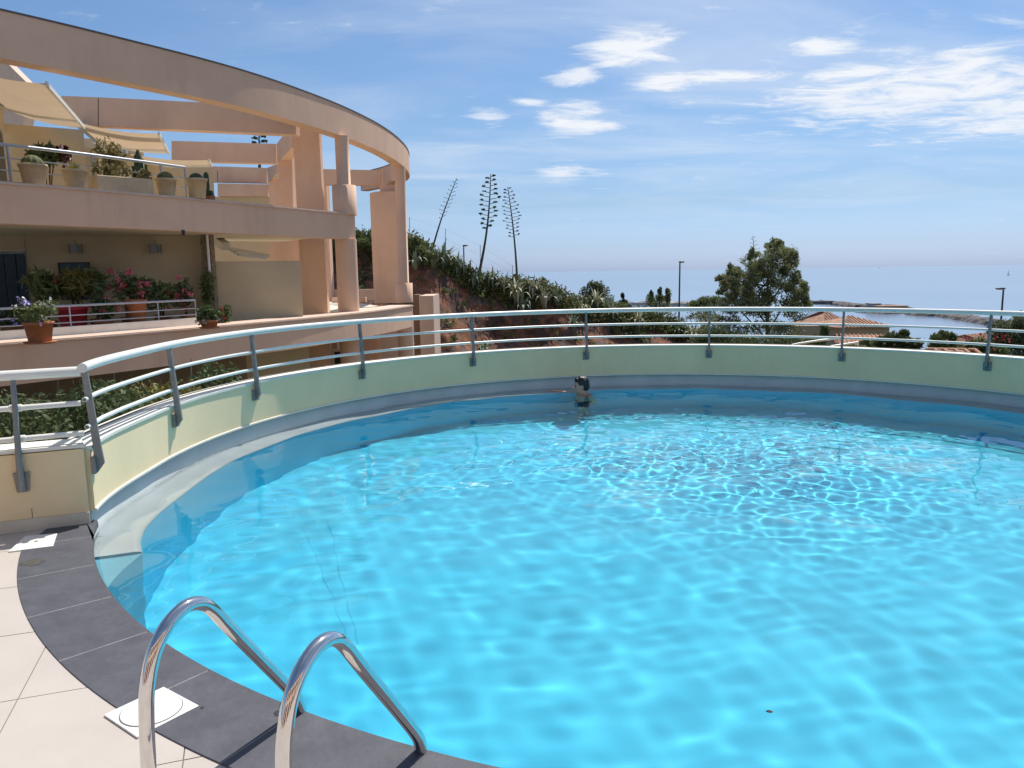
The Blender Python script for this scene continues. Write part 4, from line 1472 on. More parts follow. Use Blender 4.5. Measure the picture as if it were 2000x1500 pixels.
# other trees and shrubs : name, label, blobs, Y, material, leaf count, size
def simple(name, label, blobs, Y, m, n, size, seed, cat='shrub', sub=4, group=None, trunk_r=.06, **k):
    r = random.Random(seed); spec = []
    for px_, py_, w_, h_ in blobs:
        for _ in range(sub):
            a = r.uniform(0, 6.28); q = r.uniform(0, .75)
            spec.append(px_blob(px_ + math.cos(a) * w_ * q, py_ + math.sin(a) * h_ * q, w_ * .6, h_ * .6, Y + r.uniform(-.5, .5) * w_ * Y / 1500))
    b = atY(sum(q[0] for q in blobs) / len(blobs), max(q[1] + q[3] for q in blobs) + 3, Y)
    gz = min(b.z, ground_z(b.x, b.y)) if Y > 30 else b.z
    return tree(name, label, (b.x, b.y, max(gz, b.z - 3.0)), spec, m, trunk_r, n, size, seed, cat=cat, group=group, **k)


simple('round_tree', 'round olive-green tree in front of the sea, behind the agaves', [(1150, 572, 18, 20), (1172, 568, 18, 18), (1163, 585, 28, 16), (1160, 560, 14, 10)], 88, M_OLIVE, 170, 0.13, 11, cat='tree', sub=6)
simple('small_conifer', 'small pointed conifer between the round tree and the lamp post', [(1217, 577, 4, 6), (1217, 588, 9, 6), (1217, 597, 13, 6)], 80, M_DKGREEN, 90, 0.10, 12, cat='tree')
simple('shrub', 'low green shrub spreading right of the round tree', [(1190, 594, 18, 8), (1205, 600, 22, 8), (1180, 604, 22, 8)], 78, M_GREEN, 110, 0.10, 13)
simple('spiky_tree', 'dark green tree with upright tips left of the middle lamp post', [(1270, 588, 12, 14), (1290, 582, 14, 12), (1303, 580, 8, 14), (1287, 597, 30, 12), (1272, 575, 4, 8), (1288, 568, 4, 6), (1303, 568, 4, 7)], 72, M_GREEN, 130, 0.09, 14, cat='tree')
simple('shrub', 'dense green shrub directly left of the tall pine', [(1375, 588, 18, 10), (1400, 586, 18, 10), (1355, 594, 14, 8), (1385, 600, 40, 10), (1370, 618, 40, 14)], 60, M_GREEN, 150, 0.08, 15, sub=5)
simple('conifer_top', 'dark conifer tip standing at the end of the hillside agaves', [(1062, 545, 6, 7), (1060, 558, 9, 10), (1066, 572, 10, 10)], 62, M_DKGREEN, 110, 0.08, 16, cat='tree')
simple('olive_tree', 'large dark olive tree cut off by the right edge of the picture', [(1960, 640, 24, 20), (1990, 635, 30, 20), (1965, 668, 34, 24), (1995, 672, 30, 26), (1945, 690, 20, 20), (1985, 700, 34, 20), (2030, 650, 30, 30), (2030, 690, 34, 30)], 34, M_OLIVE, 300, 0.055, 17, cat='tree', sub=7)
simple('dark_bush', 'dark bush under the pine tree behind the railing', [(1400, 650, 36, 16), (1460, 668, 56, 18), (1530, 668, 46, 18), (1365, 670, 26, 18)], 40, M_DKGREEN, 260, 0.055, 18, sub=7)
simple('bush', 'green bush in front of the tiled houses near the pine', [(1598, 665, 20, 10), (1610, 645, 9, 12), (1575, 672, 26, 12), (1600, 680, 24, 10)], 40, M_GREEN, 160, 0.05, 19, sub=6)
simple('palm_bush', 'low palm-leaved bush below the tiled houses at the shore', [(1722, 668, 22, 12), (1755, 662, 24, 12), (1780, 672, 18, 10), (1740, 684, 46, 12), (1765, 650, 8, 5)], 36, M_DKGREEN, 210, 0.06, 20, sub=6, aspect=4.5)
simple('bush', 'tall-stemmed green bush against the bay water', [(1830, 660, 16, 10), (1842, 652, 10, 8), (1858, 660, 8, 10), (1835, 676, 20, 12), (1855, 684, 18, 10)], 35, M_GREEN, 170, 0.05, 21, sub=6, aspect=3)
simple('bush', 'bush to the left of the palm-leaved bush along the wall', [(1668, 680, 24, 8), (1690, 672, 12, 8), (1652, 686, 18, 6)], 33, M_GREEN, 160, 0.05, 22, sub=6)
ol = simple('oleander', 'oleander with red flowers behind the last railing post', [(1900, 672, 18, 14), (1925, 680, 22, 14), (1955, 686, 20, 12), (1890, 690, 16, 10)], 32, M_GREEN, 190, 0.055, 23, sub=6, aspect=3.6)
r2_ = random.Random(8)
for _ in range(46):
    c = atY(r2_.uniform(1872, 1975), r2_.uniform(652, 695), 31.6 + r2_.random())
    if _ == 0: fl = MB()
    leaves(fl, tuple(c), (.05, .05, .05), 7, .05, r2_, aspect=1.2)
o = fl.build('flowers', M_RED, ol); o.location = -Vector(ol.location)

# scrub covering the hillside and the ground behind the wall
def scrub_at(mb, p, s_, r, n=26, size=.09, aspect=3.0):
    leaves(mb, (p.x, p.y, p.z + s_ * .5), (s_, s_, s_ * .75), n, size, r, shell=.3, aspect=aspect)
rs_ = random.Random(31)
mb1 = MB(); mb2 = MB(); mb3 = MB()
for _ in range(2300):
    px_ = rs_.uniform(640, 1520); 
    # ridge band and random patches
    base_y = np.interp(px_, [640, 800, 870, 950, 1060, 1130, 1250, 1340, 1430, 1500], [462, 476, 508, 553, 567, 598, 620, 642, 668, 700])
    dd = abs(rs_.gauss(0, 17)) if rs_.random() < .7 else rs_.uniform(0, 200)
    py_ = base_y + dd - 4
    if py_ > 720: continue
    d = ray(px_, py_).normalized(); h = hill_bvh.ray_cast(Vector((0, 0, EYE)), d, 200)
    if h[0] is None: continue
    if px_ < 1180 and dd > 45 and rs_.random() < .82: continue
    nz = mnoise.noise(h[0] * .35)
    if nz < -0.12 and dd > 28: continue
    s_ = rs_.uniform(.18, .48) * (1.25 if dd < 30 else .8)
    (mb1 if rs_.random() < .45 else mb2 if rs_.random() < .6 else mb3).v
    q = rs_.random()
    tgt = mb1 if q < .42 else (mb2 if q < .75 else mb3)
    scrub_at(tgt, h[0], s_, rs_)
for m_, k_, nm in ((M_GREEN, mb1, 'hillside_scrub'), (M_SCRUB, mb2, 'dry_hillside_scrub'), (M_DKGREEN, mb3, 'dark_hillside_scrub')):
    tag(k_.build(nm, m_), {'hillside_scrub': 'green scrub growing over the rocky hillside', 'dry_hillside_scrub': 'dry yellowish scrub growing over the rocky hillside', 'dark_hillside_scrub': 'dark scrub in the hollows of the rocky hillside'}[nm], 'scrub', kind='stuff')
mb1 = MB(); mb2 = MB()
for _ in range(2600):
    y = rs_.uniform(16, 120); x = rs_.uniform(-4, 0.75 * y + 6)
    if y < 60 and x < 14: continue
    z = terr(x, y)
    if z < -27: continue
    scrub_at(mb1 if rs_.random() < .6 else mb2, Vector((x, y, z)), rs_.uniform(.4, 1.1), rs_, n=24, size=.14)
tag(mb1.build('ground_scrub', M_GREEN), 'green undergrowth covering the slope down to the shore', 'scrub', kind='stuff')
tag(mb2.build('dry_ground_scrub', M_SCRUB), 'dry grass tufts on the slope down to the shore', 'scrub', kind='stuff')
# shrubs on the ridge beside the columns
simple('shrub', 'leafy green shrub on the hill seen between the two columns', [(708, 474, 16, 9), (698, 482, 12, 10), (722, 482, 12, 8)], 43, M_GREEN, 240, 0.06, 41, sub=6)
simple('shrub', 'green shrub on the ridge touching the right side of the last column', [(806, 480, 12, 16), (820, 494, 16, 14), (800, 500, 14, 16), (838, 500, 16, 10), (812, 468, 8, 8)], 42, M_GREEN, 240, 0.06, 42, sub=6)

# ------------------------------------------------------------------ agaves
def agave_leaf_mesh(name, m, bend, seed):
    t = MB(); n = 7; vs = []
    for i in range(n):
        u = i / (n - 1)
        w = 0.068 * (1 - u) ** .55 * (0.75 + .6 * math.sin(PI * min(1, u * 1.4))) + .002
        x = u * math.cos(bend * u * .9); z = u * math.sin(.25 + bend * .1) + 0.22 * math.sin(PI * u) * bend - bend * .35 * u * u
        for s_, dz in ((-1, .03), (0, 0), (1, .03)):
            vs.append((x, s_ * w, z + dz * (1 - u)))
    fs = []
    for i in range(n - 1):
        for k in range(2):
            a = i * 3 + k
            fs.append((a, a + 1, a + 4, a + 3))
    t.add(vs, fs, True)
    return t.mesh(name, m)


leaf_v = {}
for key, m in (('g', M_AGAVE), ('v', M_AGAVEV)):
    leaf_v[key] = [agave_leaf_mesh('leaf', m, b_, 0) for b_ in (.15, .5, .95, 1.4)]


def agave(px, py, Y, size, kind, label, seed, n=26, group='agaves on the hillside'):
    r = random.Random(seed)
    p = ground_hit(px, py, Y)
    t = thing('agave_plant', label, 'agave', tuple(p + Vector((0, -.1, 0))), group=group)
    for i in range(n):
        a = i * 2.39996 + r.uniform(-.15, .15)
        el = 0.15 + 1.25 * (i / n) ** .9 + r.uniform(-.12, .12)
        me = leaf_v[kind][min(3, int((1 - i / n) * 3.2 + r.random() * .9))]
        s_ = size * r.uniform(.8, 1.1)
        part('leaf', me, t, (0, 0, 0), (0, -el * .85, a), (s_, s_, s_))
    return t


AG = [(812, 525, 1.0, 'g', 'grey-green agave on the hill right beside the last column'), (846, 520, 1.1, 'g', 'agave at the foot of the leaning bare flower stalk'),
      (868, 522, 1.25, 'g', 'upright spiky agave between the leaning stalk and the far lamp'), (893, 538, 1.15, 'g', 'spiky agave just left of the far lamp post'),
      (925, 560, .9, 'g', 'small agave under the far lamp post'), (962, 560, 1.0, 'g', 'agave between the green stalk and the third stalk'),
      (985, 572, 1.1, 'v', 'pale variegated agave left of the third stalk'), (1008, 590, 1.3, 'v', 'big pale agave in the middle of the clump under the third stalk'),
      (1040, 582, 1.3, 'v', 'big variegated agave with drooping leaves right of the third stalk'), (1062, 600, 1.2, 'v', 'variegated agave at the right end of the large clump'),
      (1020, 612, 1.2, 'g', 'dark agave hanging low beneath the large clump'), (1085, 592, .9, 'g', 'agave at the far right of the clump above the railing'),
      (1135, 612, .9, 'v', 'yellowish agave directly below the round tree'), (1165, 604, 1.2, 'v', 'tall pale-leaved agave right in front of the round tree'),
      (1195, 622, .9, 'v', 'pale agave right below the small conifer'), (1245, 640, 1.0, 'v', 'yellow-green agave seen through the railing under the spiky tree'),
      (1322, 655, .9, 'g', 'agave seen through the railing below the middle lamp post'), (1350, 668, 1.1, 'v', 'bright striped agave left of the pine behind the lower rail'), (1375, 672, 1.1, 'v', 'striped agave at the foot of the tall pine'),
      (1120, 640, .8, 'g', 'agave on the cliff seen through the railing left of the swimmer'), (945, 690, .7, 'g', 'small agave low on the cliff just above the pool wall')]
for i, (px_, py_, s_, k_, lb) in enumerate(AG):
    agave(px_, py_ + 4, 48, s_ * 1.35, k_, lb, 100 + i)


# flower stalks
def stalk(base_px, top_px, Y, bend, rad0, branches, tuft, label, seed, mt, name='agave_flower_stalk', bl=.55):
    r = random.Random(seed)
    b = atY(*base_px, Y); tp = atY(*top_px, Y)
    t = thing(name, label, 'flower stalk', tuple(b))
    d = tp - b
    pts = []
    for k in range(13):
        u = k / 12
        pts.append(d * u + Vector((bend * math.sin(PI * u * .9) * (1 - u * .3), 0, 0)))
    MB().tube(pts, [rad0 * (1 - .75 * k / 12) for k in range(13)], 8).build('stem', M_STALK, t)
    L_ = d.length
    for i in range(branches):
        u = .46 + .54 * i / branches
        j = u * 12; k = min(11, int(j)); p = pts[k].lerp(pts[k + 1], j - k)
        side = 1 if i % 2 else -1
        ang = r.uniform(-.75, .75) + (0 if side > 0 else PI)
        prof = .22 + .8 * math.sin(PI * ((u - .46) / .54 * .84 + .13))
        ln = L_ * .075 * bl * prof * r.uniform(.7, 1.15) * 1.6
        e = p + Vector((math.cos(ang) * ln, math.sin(ang) * ln, ln * .22))
        q = MB().tube([p, p.lerp(e, .6) + Vector((0, 0, -.02)), e], [rad0 * .28, rad0 * .2, rad0 * .16], 5)
        if tuft > 0:
            ell(q, e + Vector((0, 0, tuft * .15)), (tuft * r.uniform(.75, 1.2), tuft * .8, tuft * .42 * r.uniform(.7, 1.2)), n=8, m=5)
            for _ in range(10):
                o2 = rv(r); leaves(q, tuple(e + Vector((o2.x * tuft, o2.y * tuft, o2.z * tuft * .5))), (.02, .02, .02), 1, tuft * .5, r)
        q.build('branch', mt, t)
    return t


SY = 46
M_TUFTG = mat('green_flower_pads', (0.05, 0.075, 0.02, 1), rough=.8, var=.4, scale=8)
M_TUFTB = mat('brown_dry_pads', (0.10, 0.085, 0.06, 1), rough=.9, var=.3, scale=8)
stalk((843, 492), (893, 348), SY, -.12, .06, 20, .035, 'bare grey agave flower stalk leaning to the right beside the last column', 51, M_TUFTB, bl=.55)
stalk((935, 537), (957, 340), SY, .22, .085, 24, .125, 'curved agave flower stalk with thick green pads, the middle of three', 52, M_TUFTG, bl=.75)
stalk((1010, 545), (991, 365), SY, .10, .07, 28, .075, 'straight thin agave flower stalk with dry brown pads, right of the green one', 53, M_TUFTB, bl=.75)
stalk((1478, 560), (1470, 460), 46.5, .02, .045, 14, .03, 'thin dead agave stalk poking out of the top of the pine', 54, M_TUFTB, bl=.9)
stalk((507, 330), (505, 248), 40, .02, .08, 9, .17, 'dark agave flower stalk seen between the pergola beams of the building', 55, M_TUFTG, bl=1.0)

# ------------------------------------------------------------------ fence on the ridge
fen = thing('wire_fence', 'thin wire mesh fence running down the ridge behind the agave stalks', 'fence', tuple(atY(870, 500, 50)))
fo = Vector(fen.location)
fp = [(760, 452, 405), (800, 478, 424), (870, 503, 447), (938, 540, 478), (1001, 560, 518)]
M_FENCE = mat('galvanised_wire', (0.35, 0.37, 0.38, 1), rough=.6, metal=.4, var=.05)
for x, yb, yt in fp:
    MB().tube([atY(x, yb, 50) - fo, atY(x, yt, 50) - fo], .02, 6).build('post', M_FENCE, fen)
for f_ in (0, .33, .66, .97):
    MB().tube([atY(x, yb + (yt - yb) * f_, 50) - fo for x, yb, yt in fp], .005, 5).build('wire', M_FENCE, fen)

# ------------------------------------------------------------------ street lamps
M_LAMP = mat('dark_lamp_metal', (0.05, 0.055, 0.06, 1), rough=.5, var=.1)
def lamp(px, py_top, Y, head_w, label, side, seed):
    tp = atY(px, py_top, Y); gz = ground_z(tp.x, tp.y) - .3
    t = thing('street_lamp', label, 'street lamp', (tp.x, tp.y, gz), group=None)
    hgt = tp.z - gz
    MB().tube([(0, 0, 0), (0, 0, hgt)], [.09, .055], 10).build('pole', M_LAMP, t)
    w = head_w * Y / 1500
    h = MB(); ell(h, (side * w * .28, 0, hgt + .02), (w / 2, .16, .075), n=16, m=8)
    hd = h.build('lamp_head', M_LAMP, t)
    MB().box(side * w * .28 - w * .3, side * w * .28 + w * .3, -.09, .09, hgt - .062, hgt - .045).build('lamp_glass', M_PLAST, hd)
    return t
lamp(1328, 512, 62, 12, 'dark street lamp standing against the sea left of the pine', 1, 1)
lamp(1960, 564, 52, 21, 'dark street lamp near the right edge with its head turned left', -1, 2)
lamp(905.5, 480, 70, 11, 'distant pale street lamp on the ridge between two agave stalks', 1, 3)

# ------------------------------------------------------------------ shore: breakwaters, quay, boats
M_STONE = mat('breakwater_stone', (0.15, 0.13, 0.12, 1), rough=.95, var=.35, scale=.4, bump=.8, bscale=1.5)
M_CONC = mat('quay_concrete', (0.36, 0.34, 0.32, 1), rough=.9, var=.15, scale=.1)
M_ROOF = mat('terracotta_roof', (0.42, 0.235, 0.15, 1), rough=.9, var=.22, scale=3)
M_HOUSE = mat('sand_house_wall', (0.46, 0.36, 0.23, 1), rough=.9, var=.06, scale=.6)
M_WHITE = mat('white_paint', (0.80, 0.80, 0.78, 1), rough=.5, var=.03)


def mound(name, pxs, width, hgt, m, label, cat, seed, z=SEA):
    pts = [atz(x, y, z) for x, y in pxs]
    o0 = pts[0].copy()
    t = thing(name, label, cat, tuple(o0))
    pts2 = resample([p.xy for p in pts], 4.0)
    r = random.Random(seed); mb = MB(); vs = []; n = len(pts2); K = 7
    for i, p in enumerate(pts2):
        tg = (pts2[min(i + 1, n - 1)] - pts2[max(i - 1, 0)]).normalized(); nn = Vector((-tg.y, tg.x))
        e = min(1, i / 4 + .15, (n - 1 - i) / 4 + .15)
        w = width * e * r.uniform(.85, 1.15)
        for k in range(K):
            u = k / (K - 1) * 2 - 1
            hh = hgt * (1 - abs(u) ** 2.6) * e * r.uniform(.75, 1.2) - (1.5 if abs(u) > .99 else 0)
            q = p + nn * (u * w)
            vs.append((q.x - o0.x + r.uniform(-.7, .7), q.y - o0.y, hh))
    fs = [(i * K + k, (i + 1) * K + k, (i + 1) * K + k + 1, i * K + k + 1) for i in range(n - 1) for k in range(K - 1)]
    mb.add(vs, fs); mb.build('stone_bank', m, t)
    return t


mound('breakwater', [(1770, 612), (1800, 616), (1850, 619), (1900, 627), (1945, 634), (1998, 640)], 7, 2.6, M_STONE, 'long stone breakwater curving towards the right edge in front of the open sea', 'breakwater', 1)
mound('breakwater', [(1668, 609), (1700, 611), (1735, 613), (1768, 612)], 6, 1.8, M_STONE, 'short low rock spit just behind the top rail, inside the bay', 'breakwater', 2)
mound('jetty', [(1585, 591.5), (1630, 595), (1680, 600), (1740, 602), (1790, 603.5)], 7, 2.6, M_STONE, 'far dark jetty running right from behind the pine tree', 'jetty', 3)
mound('jetty', [(1180, 597), (1260, 596), (1340, 597), (1420, 597.5)], 6, 3.4, M_CONC, 'flat grey quay seen behind the lamp post left of the pine', 'quay', 4)
# quay shed and orange roof on the far jetty
def shed(px0, px1, py_b, py_t, m, label, roof=None):
    a = atz(px0, py_b, SEA + 3); b = atY(px1, py_b, a.y); h = atY(px0, py_t, a.y).z - a.z
    t = thing('shed', label, 'shed', tuple(a))
    MB().box(0, (b - a).x, 0, 9, 0, h).build('wall', m, t)
    MB().box(-.5, (b - a).x + .5, -.5, 9.5, h + .002, h + .6).build('roof', roof or m, t)
shed(1704, 1719, 600, 594.5, M_CONC, 'small grey shed on the far jetty')
shed(1719, 1772, 602, 599.5, M_HOUSE, 'long low shed with an orange roof on the far jetty', M_ROOF)
shed(1586, 1626, 595, 590, M_STONE, 'dark flat shed on the far jetty directly right of the pine')
# bright shallow beach strip behind the bay bushes
def bld_house(cx_px, Y, w, d, z_eave, z_ridge, zb, rot, label, hip=True, wins=()):
    c = atY(cx_px, 600, Y)
    t = thing('house', label, 'house', (c.x, c.y, zb), rot)
    MB().box(-w / 2, w / 2, -d / 2, d / 2, 0, z_eave - zb).build('wall', M_HOUSE, t)
    o = .35; e = z_eave - zb + .003; rr = z_ridge - zb
    hx = w / 2 - (d / 2 if hip else 0)
    A = [(-w / 2 - o, -d / 2 - o, e), (w / 2 + o, -d / 2 - o, e), (w / 2 + o, d / 2 + o, e), (-w / 2 - o, d / 2 + o, e), (-hx, 0, rr), (hx, 0, rr)]
    A2 = [(x, y, z + .12) for x, y, z in A[:4]]
    vs = A[:4] + A2 + [A[4], A[5]]
    rf = MB().add(vs, [(0, 3, 2, 1), (0, 1, 5, 4), (1, 2, 6, 5), (2, 3, 7, 6), (3, 0, 4, 7), (4, 5, 9, 8), (6, 7, 8, 9), (5, 6, 9), (7, 4, 8)]).build('roof', M_ROOF, t)
    tiles = MB(); n = int((w + 2 * o) / .32)
    for k in range(n + 1):
        x = -w / 2 - o + (w + 2 * o) * k / n
        s_ = 1.0
        if hip:
            lim = (w / 2 - abs(x)) / (d / 2) if abs(x) > hx else 1
            s_ = max(.02, min(1, lim))
        for sg in (-1, 1):
            tiles.tube([(x, sg * (d / 2 + o), e + .13), (x, sg * (d / 2 + o) * (1 - s_), e + .13 + (rr - e - .1) * s_)], .07, 5, caps=False)
    tg = tiles.build('roof_tiles', M_ROOF, rf); tg['kind'] = 'stuff'
    for x, z, ww, hh in wins:
        f = MB().box(x - ww / 2, x + ww / 2, -d / 2 - .05, -d / 2 - .001, z, z + hh).build('window', M_WHITE, t)
        MB().box(x - ww / 2 + .08, x + ww / 2 - .08, -d / 2 - .07, -d / 2 - .052, z + .08, z + hh - .08).build('pane', M_GLASSD, f)
    return t
bld_house(1608, 74, 3.9, 4.4, -4.0, -2.5, -13, .3, 'tall tiled house with orange roof directly right of the pine tree', True, ((1.0, 6.6, .9, 1.2),))
bld_house(1662, 70, 4.8, 4.5, -3.7, -2.8, -13, .12, 'lower tiled house with orange roof behind the fourth railing post from the right edge'.replace('fourth railing post from the right edge', 'railing post right of the pine'), True, ((-.9, 7.2, .8, 1.1), (.9, 7.2, .8, 1.1)))
bld_house(1692, 62, 3.6, 3.6, -4.6, -3.8, -12, -.25, 'small sand-coloured house with gabled roof at the water end of the houses', False, ((0.2, 5.6, .7, 1.0),))
bld_house(1912, 46, 1.6, 3.0, -3.0, -2.5, -9, .5, 'small house roof of orange tiles poking up behind the red oleander', False)
bld_house(1870, 31, .75, 2.2, -2.0, -1.75, -7, -.3, 'near strip of striped roof tiles just above the pool wall beside the oleander', False)
for q in ((1545, 1600, 636, 664, 60, 'sunlit sand-coloured retaining wall between the pine and the tiled houses'),):
    a = atY(q[0], q[3], q[4]); b = atY(q[1], q[2], q[4])
    w_ = MB().box(0, b.x - a.x, 0, .4, -3, b.z - a.z).build('retaining_wall', M_HOUSE); w_.location = a; tag(w_, q[5], 'wall')
# white handrails of the steps below the terrace
for px_, lb in ((((1530, 678), (1560, 671), (1600, 665), (1640, 660.5), (1646, 658)), 'upper white handrail of the outside steps right of the pine'), (((1598, 680), (1640, 674), (1676, 668.5)), 'lower white handrail of the outside steps right of the pine')):
    pts = [atY(x, y, 15.5) for x, y in px_]
    t = thing('step_handrail', lb, 'handrail', tuple(pts[0]))
    MB().tube([p - pts[0] for p in pts], .022, 8).build('rail', M_ALU, t)
    for p in (pts[1], pts[-1]):
        MB().tube([p - pts[0], p - pts[0] + Vector((0, 0, -1.0))], .018, 6).build('post', M_ALU, t)
# a few dark specks floating on the near water
for px_, py_, lb in ((1503, 1391, 'small dark leaf floating on the water near the bottom edge'),):
    p = atz(px_, py_, WATER_Z + .004); r = random.Random(px_); n = 9
    q = .014
    o = MB().prism([(math.cos(2 * PI * k / n) * q * r.uniform(.7, 1.1), math.sin(2 * PI * k / n) * q * .7 * r.uniform(.7, 1.1)) for k in range(n)], 0, .004).build('floating_leaf', M_BARK); o.location = p
    tag(o, lb, 'leaf')
# boats
def boat(px, py, px_h, label, sail=True):
    p = atz(px, py, SEA); k = p.y / 1500
    h = px_h * k
    t = thing('sailboat' if sail else 'motorboat', label, 'boat', tuple(p), .3)
    L_ = h * .8 if sail else h * 2.5
    hull = MB().prism([(-L_ / 2, 0), (-L_ * .4, -L_ * .13), (L_ * .2, -L_ * .14), (L_ / 2, 0), (L_ * .2, L_ * .14), (-L_ * .4, L_ * .13)], -.3, h * .14)
    hull.build('hull', M_WHITE, t)
    MB().box(-L_ * .2, L_ * .12, -L_ * .07, L_ * .07, h * .141, h * .2 + (0 if sail else h * .4)).build('cabin', M_WHITE, t)
    if sail:
        MB().tube([(0, 0, h * .14), (0, 0, h)], h * .012, 6).build('mast', M_POST, t)
        MB().add([(-.02 * h, 0, h * .22), (-L_ * .42, .2, h * .22), (-.02 * h, 0.05, h * .95), (-.02 * h, -.08, h * .22), (-L_ * .42, .1, h * .22), (-.02 * h, -.04, h * .95)], [(0, 1, 2), (3, 5, 4), (0, 2, 5, 3), (0, 3, 4, 1), (1, 4, 5, 2)]).build('sail', M_WHITE, t)
boat(1970, 537.5, 10, 'tiny sailboat with a raised sail near the right edge of the sea')
boat(1718, 524, 2.2, 'tiny distant motorboat near the horizon', False)

# ------------------------------------------------------------------ planting on the balconies
def pot_mb(r0, r1, h, rim=.02):
    return MB().lathe([(r0 * .98, 0), (r0, .01), (r1, h - .05), (r1 + rim, h - .05), (r1 + rim, h), (r1 - .02, h), (r1 - .04, h - .06), (0.001, h - .06)], n=20)


def place(px, py, z):
    return atz(px, py, z)


CZ = ZM + 0.056
def barrel_cactus(t, z, r, m, seed=0):
    mb = MB(); n = 28; vs = []; fs = []
    M1, N1 = 12, 40
    for i in range(M1 + 1):
        th = PI * .5 * (1 - i / M1) ** 1.0 + (0)
        th = PI * .62 * (1 - i / M1)
        for k in range(N1):
            a = 2 * PI * k / N1; rr = r * (1 + .07 * math.cos(a * 10))
            vs.append((rr * math.sin(th) * math.cos(a), rr * math.sin(th) * math.sin(a), z + r * .92 * math.cos(th) + r * .35))
    for i in range(M1):
        for k in range(N1): fs.append((i * N1 + k, i * N1 + (k + 1) % N1, (i + 1) * N1 + (k + 1) % N1, (i + 1) * N1 + k))
    mb.add(vs, fs, True)
    return mb.build('cactus', m, t)


M_CACT = mat('cactus_skin', (0.13, 0.14, 0.05, 1), rough=.8, var=.3, scale=20, bump=.5, bscale=60)
M_CACTD = mat('dark_cactus_skin', (0.05, 0.09, 0.045, 1), rough=.8, var=.3, scale=20)
def potted(px, py, Y, h_px, w_px, label, plant, mpot=None, z=CZ, seed=1, name='potted_plant'):
    p = place(px, py, z)
    k = p.y / 1500
    h = h_px * k; r1 = w_px * k / 2
    t = thing(name, label, 'potted plant', tuple(p))
    pot_mb(r1 * .72, r1 * .93, h, r1 * .07).build('pot', mpot or M_CLAYP, t)
    r = random.Random(seed)
    if plant == 'barrel': barrel_cactus(t, h - .06, r1 * .72, M_CACT)
    if plant == 'tuft':
        mb = MB()
        for _ in range(70):
            a = r.uniform(0, 6.28); e = r.uniform(.2, 1.3); L_ = r1 * r.uniform(.5, .95)
            d = Vector((math.cos(a) * math.cos(e), math.sin(a) * math.cos(e), math.sin(e)))
            s_ = d.cross(Vector((0, 0, 1))).normalized() * r1 * .07
            b = Vector((0, 0, h - .05)) + d * r1 * .15
            mb.add([b - s_, b + s_, b + d * L_], [(0, 1, 2)])
        mb.build('leaves', M_YELLOWG, t)
    if plant == 'columns':
        for dx, hh, rr in ((-.02, .28, .10),):
            barrel_cactus(t, h - .06, r1 * .6, M_CACTD)
    return t


potted(68, 365.5, 15, 42, 50, 'beige pot with a round barrel cactus, leftmost on the upper balcony edge', 'barrel')
potted(149, 371, 15.5, 37, 46, 'pale beige pot with a small green tuft, second on the upper balcony edge', 'tuft', M_CLAYP)
potted(326, 384, 18, 33, 40, 'pale beige pot with a spiny golden cactus right of the long planter', 'barrel', M_CLAYP)
tr_ = potted(386, 388, 18, 37, 40, 'beige pot with a dark cactus at the right end of the balcony row', 'columns')
# long planter with succulents
p = place(242, 378.5, CZ); k = p.y / 1500
t = thing('long_planter', 'long beige planter full of dry-looking succulents on the upper balcony edge', 'planter', tuple(p), .85)
w = 90 * k * 1.15; h = 30 * k
MB().box(-w / 2, w / 2, -.18, .18, 0, h).build('planter_box', M_CLAYP, t, recalc=True, bevel=.02)
mb = MB(); r = random.Random(3)
for _ in range(12): leaves(mb, (r.uniform(-w / 2, w / 2) * .9, r.uniform(-.1, .1), h + r.uniform(.02, .2)), (.11, .11, .10), 60, .045, r, aspect=1.8)
mb.build('succulents', M_SCRUB, t)
# tall candelabra cactus behind the planter
p = place(277, 360, 3.0)
p = atY(277, 372, 18.6)
t = thing('tall_cactus', 'tall dark green branched cactus rising behind the right end of the long planter', 'cactus', (p.x, p.y, 2.96))
mb = MB(); top = atY(273, 293, 18.6).z - 2.96
mb.tube([(0, 0, 0), (0, 0, top * .6), (-.02, 0, top * .9), (-.02, 0, top)], [.09, .10, .085, .03], 8)
mb.build('stem', M_CACTD, t)
for dx, z0, z1 in ((-.15, .55, .78), (.13, .45, .80), (.22, .35, .62), (-.08, .7, .93)):
    MB().tube([(0, 0, top * z0), (dx, 0, top * (z0 + .05)), (dx * 1.1, 0, top * z1)], [.05, .06, .03], 8).build('arm', M_CACTD, t)
for px_, h_, lb in ((405, 360, 'tall thin column cactus at the far right of the upper balcony pots'), (412, 372, 'short column cactus leaning beside the tall thin one')):
    p = place(px_, 391, CZ); tp = atY(px_, h_ - 24 if px_ == 405 else h_, p.y).z - p.z
    t = thing('column_cactus', lb, 'cactus', tuple(p))
    MB().tube([(0, 0, 0), (0, 0, tp * .5), (.01, 0, tp * .92), (.01, 0, tp)], [.06, .075, .06, .02], 10).build('stem', M_CACTD, t)
    MB().lathe([(.09, 0), (.11, .10), (.09, .10)], n=14).build('pot', M_TERRA, t)
